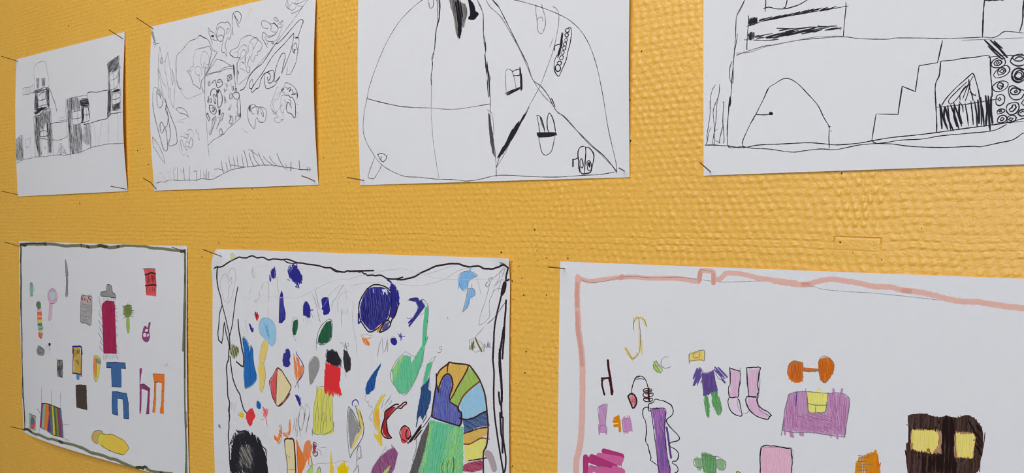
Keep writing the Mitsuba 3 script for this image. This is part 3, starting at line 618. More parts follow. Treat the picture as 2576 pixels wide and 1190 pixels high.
DRAWN['S3'] = '''
P drawn_dome_outline|thin black drawn dome outline filling the sheet
L ink 0.51 1190,348 881,334 801,350 660,423 516,531 369,706 252,905 155,1109 121,1230 81,1368 64,1533 89,1634 163,1753 312,1908 568,2018 796,2041 997,2064 1211,2075 1353,2091 1509,2077 1680,2049 1863,2054 2032,2068 2293,2080 2543,2073 2717,2069 2857,2050
L ink 0.46 1804,477 1957,530 2140,605 2303,685 2430,766 2540,878 2618,1011 2680,1181 2734,1415 2785,1701 2850,1972 2859,2066
P drawn_cross_line|drawn lines dividing the left half of the dome
L ink 0.69 121,1225 281,1271 533,1333 718,1361
L pencil .55 718,1361 938,1383 1132,1410 1284,1415 1487,1404
l ink 0.69 1487,1404 1605,1397
L ink 0.78 1028,361 1028,538 989,672 975,826 945,900 951,978 933,1086 939,1167
L ink 0.55 1004,357 1018,506 998,643 979,795 953,916
L pencil .45 939,1167 934,1413 957,1696 996,1917 1027,2053
L ink 0.41 999,364 1011,404 1011,532
l ink 0.83 1039,370 1042,446 1027,576
P drawn_drop|drawn pointed drop with a paint-brushed grey filling at the top edge
F grey1 1145,387 1260,404 1288,431 1311,447 1329,445 1347,491 1352,559 1338,605 1324,621 1318,668 1306,670 1297,610 1288,698 1270,758 1247,752 1224,704 1205,590 1191,521 1157,445 1164,442
H grey2 .9 1.3 82 1145,387 1260,404 1288,431 1311,447 1347,491 1349,551 1324,614 1288,698 1265,758 1244,748 1219,659 1196,521 1164,446
H ink2 1.0 1.0 81 1191,394 1251,403 1288,442 1302,559 1293,617 1288,698 1265,763 1249,700 1242,587 1214,494
F ink2 1256,612 1293,617 1288,698 1265,766 1249,730
L ink 0.46 1311,447 1343,483 1352,547 1334,582 1293,609
P drawn_boot|solid black drawn boot shape at the top edge
F ink2 1363,420 1392,425 1419,455 1437,487 1448,536 1468,546 1484,567 1477,577 1455,595 1450,604 1424,613 1397,609 1365,597 1367,579 1385,563 1385,527 1374,473
P drawn_handle|thin drawn strap loop at the top edge
L ink 0.51 893,340 903,388 925,431 961,415 961,351
L pencil .5 898,372 912,378 917,401 917,420
P drawn_middle_seam|drawn centre seam with thick smudged strokes
L ink 0.51 1464,432 1490,484 1521,546 1535,592 1535,785
L ink 0.51 1536,744 1541,833 1559,910 1550,968 1586,1121 1610,1345 1610,1464 1614,1553 1659,1793 1675,1942 1680,2061
H ink .9 .6 86 1541,774 1552,775 1566,914 1552,909
H ink .8 .8 86 1541,952 1559,947 1610,1167 1604,1330 1581,1328 1574,1149
F grey2 1587,1462 1618,1568 1650,1763 1665,1882 1648,1867 1611,1746 1596,1611
H grey3 .8 .8 84 1587,1477 1617,1494 1660,1852 1633,1836 1600,1641
L pencil .5 1578,1447 1632,1495 1650,1659 1623,1687
L pencil .5 1468,436 1523,549 1532,743
P drawn_cross_diagonal|two drawn diagonals crossing in an X at the right
L ink 0.64 1633,462 1691,522 1735,595 1822,752 1908,908 1968,1016 2002,1077 2014,1114 2061,1226 2136,1283 2209,1368 2258,1456 2299,1516 2371,1570 2465,1667 2635,1827 2755,1928 2859,2053
L pencil .6 1562,451 1612,525 1718,621 1805,750 1926,953 1994,1091 2061,1226 2160,1363 2275,1472
L pencil .6 2307,1530 2387,1578 2574,1783 2695,1885 2813,1998
l ink 1.20 1633,462 1704,539
H ink .9 .6 62 2229,1384 2258,1414 2299,1516 2283,1486
L pencil .55 2254,615 2290,641 2314,694 2307,804 2265,980 2192,1155 2127,1290 2020,1452 1894,1645 1757,1871 1679,1979
l pencil .4 2259,888 2227,962
L ink 0.51 1679,1979 1722,1870 1791,1800 1860,1657 1961,1562 2020,1459
H ink 1.1 .7 -58 1687,1883 1756,1783 1859,1628 1961,1533 1995,1493 2003,1508 1911,1646 1791,1800 1722,1885
P drawn_cup|drawn mug with two thick black sides
L ink 0.46 1781,1301 1777,1118 1832,1114 1858,1163 1884,1267 1879,1303
L ink 0.64 1841,1132 1892,1116 1926,1119
L ink 0.64 1858,1166 1918,1169 1930,1141
H ink .9 .6 85 1917,1097 1936,1106 1954,1288 1937,1308
H ink .8 .6 -18 1768,1318 1841,1292 1935,1272 1944,1287 1858,1315 1798,1335
P drawn_pea_pod|drawn pea pod with a row of round peas and a black stalk
L ink 0.74 2398,824 2414,814 2433,829 2437,869 2425,952 2403,1022 2387,1088 2348,1163 2316,1217 2280,1179 2270,1138 2276,1076 2302,1033
L ink 0.83 2375,835 2392,823 2414,827 2411,854 2389,854 2375,835
L ink 0.83 2376,869 2395,861 2409,874 2398,895 2379,887 2372,869
L ink 0.83 2373,911 2389,902 2400,915 2389,936 2376,929 2373,911
L ink 0.83 2360,944 2376,934 2392,948 2383,969 2363,961 2360,944
L ink 0.83 2351,979 2367,967 2386,975 2377,1000 2357,997 2351,979
L ink 0.83 2341,1015 2357,1003 2370,1016 2357,1040 2341,1029 2341,1015
L ink 0.83 2322,1064 2338,1046 2361,1054 2351,1081 2332,1082 2322,1064
L ink 0.83 2302,1101 2322,1089 2345,1106 2328,1124 2309,1116 2302,1101
L ink 0.92 2283,1133 2302,1116 2332,1139 2329,1167 2306,1176 2286,1162 2283,1133
H ink .9 .6 98 2340,850 2356,858 2350,942 2331,1025 2302,1062 2302,1027 2328,968
L ink 0.83 2334,946 2301,948 2275,956 2272,995
P drawn_upper_loop|grey drawn loop hanging from the dome edge
L pencil .6 2087,576 2086,637 2098,702 2105,790 2122,821 2149,833 2172,793 2183,754 2178,691 2154,618 2144,579
L pencil .55 2091,707 2114,693 2148,691 2158,731
P drawn_two_prong_plug|drawn plug with two rounded prongs and a black band
F ink2 2112,1688 2182,1688 2291,1695 2294,1721 2223,1734 2122,1731 2100,1707
H ink 1.1 .6 4 2102,1688 2290,1694 2294,1721 2122,1729
L ink 0.64 2099,1535 2122,1541 2142,1564 2167,1622 2182,1692
L ink 0.64 2099,1535 2117,1610 2129,1685
H ink .9 .6 72 2122,1541 2147,1560 2177,1649 2182,1692 2167,1657 2142,1594
L ink 0.83 2222,1691 2207,1659 2204,1581 2222,1526 2247,1550 2272,1612 2287,1690
L ink 0.60 2119,1728 2138,1812 2153,1861 2190,1888 2243,1860 2267,1792 2277,1728
P drawn_ladybird|drawn round beetle with a dark oval spot at lower right
L ink 0.92 2564,1829 2526,1834 2507,1860 2502,1894 2508,1948 2513,2003 2523,2037 2542,2058 2564,2060 2620,2047 2638,1990 2650,1941 2648,1894 2609,1845 2575,1837
L ink 0.92 2571,1833 2577,1870 2571,1954 2566,2031 2562,2060
L ink 0.83 2506,1921 2477,1934 2456,1934
l ink 1.38 2456,1934 2455,1994
L ink 0.83 2534,1929 2523,1942 2523,1976 2534,2007 2547,2009 2553,1994 2549,1963 2541,1936 2534,1929
L ink 0.83 2605,1949 2588,1962 2590,1992 2598,2032 2616,2035 2631,2013 2627,1983 2616,1956 2605,1949
F ink2 2598,1965 2611,1962 2620,1986 2616,2016 2601,1996 2592,1972
H ink 1.2 .8 80 2504,1972 2515,1993 2523,2040 2510,2033
P drawn_tag|drawn hang tag with a small eye at the lower left
L ink 0.55 211,1825 158,1919 115,2017 154,2035 199,2033 267,1955 301,1907
L ink 0.69 249,1798 302,1866 335,1868 368,1836 347,1803 293,1789 249,1798
l ink 0.64 274,1844 303,1817 296,1858
l ink 0.55 361,1844 383,1804
'''
DRAWN['S4'] = '''
P drawn_building_outline|drawn outer wall lines of a large building
L ink 0.52 309,807 281,859 251,917 244,1002 242,1082 231,1218 216,1389 212,1480 197,1571 189,1651 182,1801 187,1877 197,1895
L pencil .5 303,829 259,907
L ink 0.47 216,1251 200,1306 203,1387 223,1412 225,1252
L ink 0.43 257,1050 248,1117 236,1173
H ink 1.0 .7 95 196,1513 210,1526 196,1629 187,1640
L ink 0.43 191,1640 182,1732 180,1813
L ink 0.43 248,1209 327,1190 459,1165 524,1168 588,1161 693,1155 816,1159 980,1170 1092,1198 1252,1223 1307,1222 1460,1243 1591,1264 1743,1278 1801,1283 1850,1293 1883,1282 1914,1263 2012,1286
L pencil .4 248,1192 349,1198 480,1170 693,1153 826,1149 985,1166
L ink 0.60 1,1866 75,1869 145,1878 192,1883 294,1902 406,1889 548,1890 748,1892 850,1904 930,1917 1009,1918 1096,1913 1172,1902 1284,1888 1420,1881 1553,1871 1681,1858 1806,1847 1919,1836 2017,1814
L ink 0.52 187,1883 215,1899 294,1894 373,1911 483,1922 644,1953 738,1947 840,1941 930,1951 1009,1940 1077,1928 1144,1924 1238,1921 1339,1909 1465,1909 1570,1895 1723,1888 1855,1880 1927,1846
L ink 0.56 1165,1898 1191,1921 1284,1931 1376,1950 1465,1962 1597,1972 1749,1973 1791,1978 1888,1959 1960,1944 2007,1909 2017,1905
L ink 0.43 1943,1833 2017,1835
P drawn_tall_grass|thin drawn grass blades at the left edge
L ink 0.43 93,1414 70,1450 53,1521 51,1633 36,1738 26,1803 33,1837
L ink 0.43 123,1414 122,1468 110,1526 100,1597 96,1689 84,1781 83,1880
L ink 0.43 116,1503 87,1570 75,1622 83,1715 84,1767 73,1833 76,1873
L ink 0.52 148,1549 157,1551 150,1641 149,1706 156,1785 159,1831 152,1861
L ink 0.43 60,1736 40,1778 30,1837 17,1863
L ink 0.52 146,1739 129,1810 120,1862
l ink 0.43 95,1837 129,1859
L ink 0.43 84,1774 96,1755 108,1753
P drawn_shelf|drawn shelf unit with two heavily inked sloping boards
L ink 0.52 338,927 337,975 331,1049 326,1138 325,1177
l ink 0.43 325,1172 336,1173
L ink 0.52 998,932 997,981 987,1095 983,1165
H ink .9 .6 90 338,955 353,950 399,950 401,988 376,994 343,1003
H ink .9 .6 90 334,1064 353,1056 383,1057 381,1094 366,1105 336,1105
H ink .8 .75 -12 416,966 540,959 629,958 748,948 834,950 930,952 969,958 900,963 776,960 620,973 524,979 416,983
H ink .8 .8 -11 442,970 604,961 748,953 900,960 900,971 776,967 572,976 429,983
L ink 0.52 328,1005 376,998 429,985 524,979 620,973 730,970 837,966 912,965 1013,962
H ink .8 .8 -7 386,1084 540,1082 668,1083 792,1087 838,1103 792,1110 636,1115 524,1110 386,1101
H ink .8 1.2 -4 527,1061 668,1066 822,1075 868,1088 958,1104 883,1109 730,1101 604,1084
H ink .7 1.4 -3 376,1100 540,1108 715,1115 620,1119 410,1115
L ink 0.52 308,1101 330,1104
L ink 0.52 373,1111 443,1124 508,1129 550,1129
L ink 0.52 537,1048 604,1060 668,1069 761,1073 868,1085
L ink 0.60 816,1071 847,1080 941,1089
L ink 0.60 868,1107 913,1110 970,1107
l ink 0.60 961,1101 962,1120
L ink 0.52 461,831 460,871 455,915
L ink 0.52 445,891 478,886 501,893 527,905 559,912 604,916 651,910 698,899 745,877
L ink 0.52 610,855 604,881 597,906 585,908
P drawn_arched_door|drawn arched doorway with a short latch ending in a dot
L ink 0.52 306,1903 298,1883 300,1843 356,1721 394,1656 449,1548 481,1478 535,1444 586,1419 631,1426 684,1465 746,1537 818,1630 859,1720 895,1785
L ink 0.34 367,1711 416,1613 481,1483
l ink 0.52 895,1785 893,1869 896,1942
L ink 0.60 392,1661 438,1668 504,1670
F ink2 485,1658 498,1649 514,1660 512,1675 487,1673
F ink2 884,1782 905,1785 898,1796
l ink 0.43 905,1815 908,1824
P drawn_stairs|drawn staircase climbing to the right
l ink 0.65 1165,1898 1190,1722 1322,1735 1346,1549 1423,1592 1444,1423 1549,1415 1576,1275
P drawn_picture_window|drawn window with a striped triangle over a black scribbled band
L ink 0.65 1574,1408 1567,1410 1560,1497 1542,1542 1537,1589 1542,1696 1547,1802 1547,1870
L ink 0.56 1569,1407 1637,1409 1687,1404 1746,1405 1809,1401 1833,1406
L ink 0.65 1830,1404 1838,1425 1841,1527 1849,1619 1849,1665
l ink 0.47 1543,1707 1709,1701 1883,1682
L ink 0.56 1574,1699 1599,1654 1649,1594 1698,1547 1744,1505 1752,1518 1767,1577 1777,1624 1785,1673
L ink 0.52 1713,1557 1664,1607 1629,1645 1612,1672 1617,1690 1639,1684 1669,1648 1689,1615 1723,1572 1747,1523
L ink 0.56 1677,1672 1676,1637 1689,1610 1708,1583
L ink 0.52 1691,1665 1708,1612 1718,1584
L ink 0.52 1704,1681 1718,1636 1732,1568
L ink 0.69 1723,1544 1728,1596 1740,1638 1748,1679
L ink 0.60 1730,1625 1760,1651 1762,1640
H ink .9 2.6 84 1559,1703 1639,1704 1689,1697 1767,1675 1849,1665 1858,1825 1837,1858 1769,1825 1690,1842 1641,1868 1600,1853 1575,1828
H ink 1.0 1.9 88 1767,1675 1852,1665 1858,1825 1832,1846 1778,1831
H ink .9 2.6 74 1559,1703 1689,1691 1700,1843 1601,1865 1570,1804
P drawn_hatching|bold drawn diagonal strokes below the upper floor line
H ink 1.1 1.35 51 1803,1309 1841,1305 1870,1321 1932,1413 1928,1430 1890,1431 1861,1393
P drawn_log_pile|pile of drawn round log ends with rings
L ink 0.47 1823,1414 1861,1413 1927,1414 2013,1426
L ink 0.56 1843,1459 1852,1438 1880,1424 1909,1433 1918,1460 1900,1483 1872,1485 1848,1477 1843,1459
L ink 0.69 1857,1455 1869,1440 1890,1439 1900,1454 1881,1472 1862,1467 1857,1455
L ink 0.86 1869,1454 1878,1446 1886,1456 1876,1463 1869,1454
L ink 0.56 1855,1529 1872,1502 1905,1478 1928,1478 1941,1504 1928,1531 1896,1547 1867,1548 1855,1529
L ink 0.69 1877,1514 1886,1490 1909,1490 1919,1513 1900,1531 1881,1532 1877,1514
L ink 0.77 1888,1510 1900,1497 1912,1507 1900,1522 1888,1510
L ink 0.56 1851,1602 1868,1581 1905,1571 1931,1585 1929,1610 1906,1631 1873,1636 1854,1620 1851,1602
L ink 0.69 1875,1599 1887,1580 1906,1591 1906,1608 1892,1624 1880,1611 1875,1599
L ink 0.60 1882,1600 1896,1598 1901,1605 1889,1609
L ink 0.56 1869,1695 1875,1662 1897,1655 1915,1671 1911,1710 1888,1725 1871,1712 1869,1695
L ink 0.69 1880,1685 1890,1674 1897,1686 1888,1694 1880,1685
L ink 0.60 1876,1764 1888,1748 1912,1749 1917,1762 1898,1774 1879,1777 1876,1764
L ink 0.69 1887,1759 1897,1753 1901,1762 1890,1765 1887,1759
L ink 0.60 1878,1818 1888,1793 1912,1787 1928,1802 1922,1824 1898,1834 1879,1827 1878,1818
L ink 0.69 1893,1811 1903,1799 1913,1808 1905,1820 1896,1820 1893,1811
L ink 0.56 1929,1822 1935,1797 1959,1790 1977,1806 1971,1825 1945,1837 1929,1831 1929,1822
L ink 0.69 1936,1817 1945,1806 1961,1810 1950,1824 1936,1817
L ink 0.60 1923,1751 1930,1723 1958,1712 1984,1717 1990,1751 1973,1780 1945,1787 1928,1768 1923,1751
L ink 0.69 1940,1752 1954,1742 1956,1728 1970,1726 1975,1744 1959,1765 1945,1767 1940,1752
L ink 0.56 1934,1639 1939,1611 1957,1605 1999,1634 2015,1641
L ink 0.56 1934,1639 1944,1674 1967,1695 2000,1690 2015,1663
L ink 0.69 1943,1640 1957,1621 1985,1627 1997,1642 1981,1663 1953,1658 1943,1640
L ink 0.77 1964,1642 1976,1634 1981,1646 1969,1651 1964,1642
L ink 0.95 1951,1545 1956,1517 1979,1500 2014,1512
L ink 0.95 1951,1545 1962,1574 1989,1588 2014,1574
L ink 0.77 1964,1546 1975,1522 1998,1516 2014,1546 1999,1572 1975,1567 1964,1546
L ink 0.60 1968,1547 1980,1528 2000,1533 2005,1551 1989,1566 1973,1558 1968,1547
L ink 0.69 1942,1454 1953,1427 1974,1416 2002,1416 2013,1426
L ink 0.56 1942,1454 1956,1472 1984,1487 2013,1482
L ink 0.60 1953,1433 1963,1445 1979,1430 2002,1433 2013,1445 1993,1457 1965,1451
L ink 0.69 2002,1718 2015,1697
L ink 0.69 2002,1718 2016,1736
L ink 0.69 1984,1784 1996,1762 2016,1759
L ink 0.69 1984,1784 2001,1799 2016,1798
L ink 0.60 1996,1779 2009,1769 2016,1775
P drawn_upper_window|drawn tall window on the upper floor at the right
L ink 0.73 1804,1048 1799,1117 1797,1186 1795,1279
H ink .8 .6 -3 1805,1044 1908,1059 1906,1066 1809,1057
L ink 0.69 2009,1081 2005,1144 2005,1189 2000,1234 1993,1258 1989,1276
L pencil .35 1684,1287 1784,1296 1881,1305 2012,1315
'''
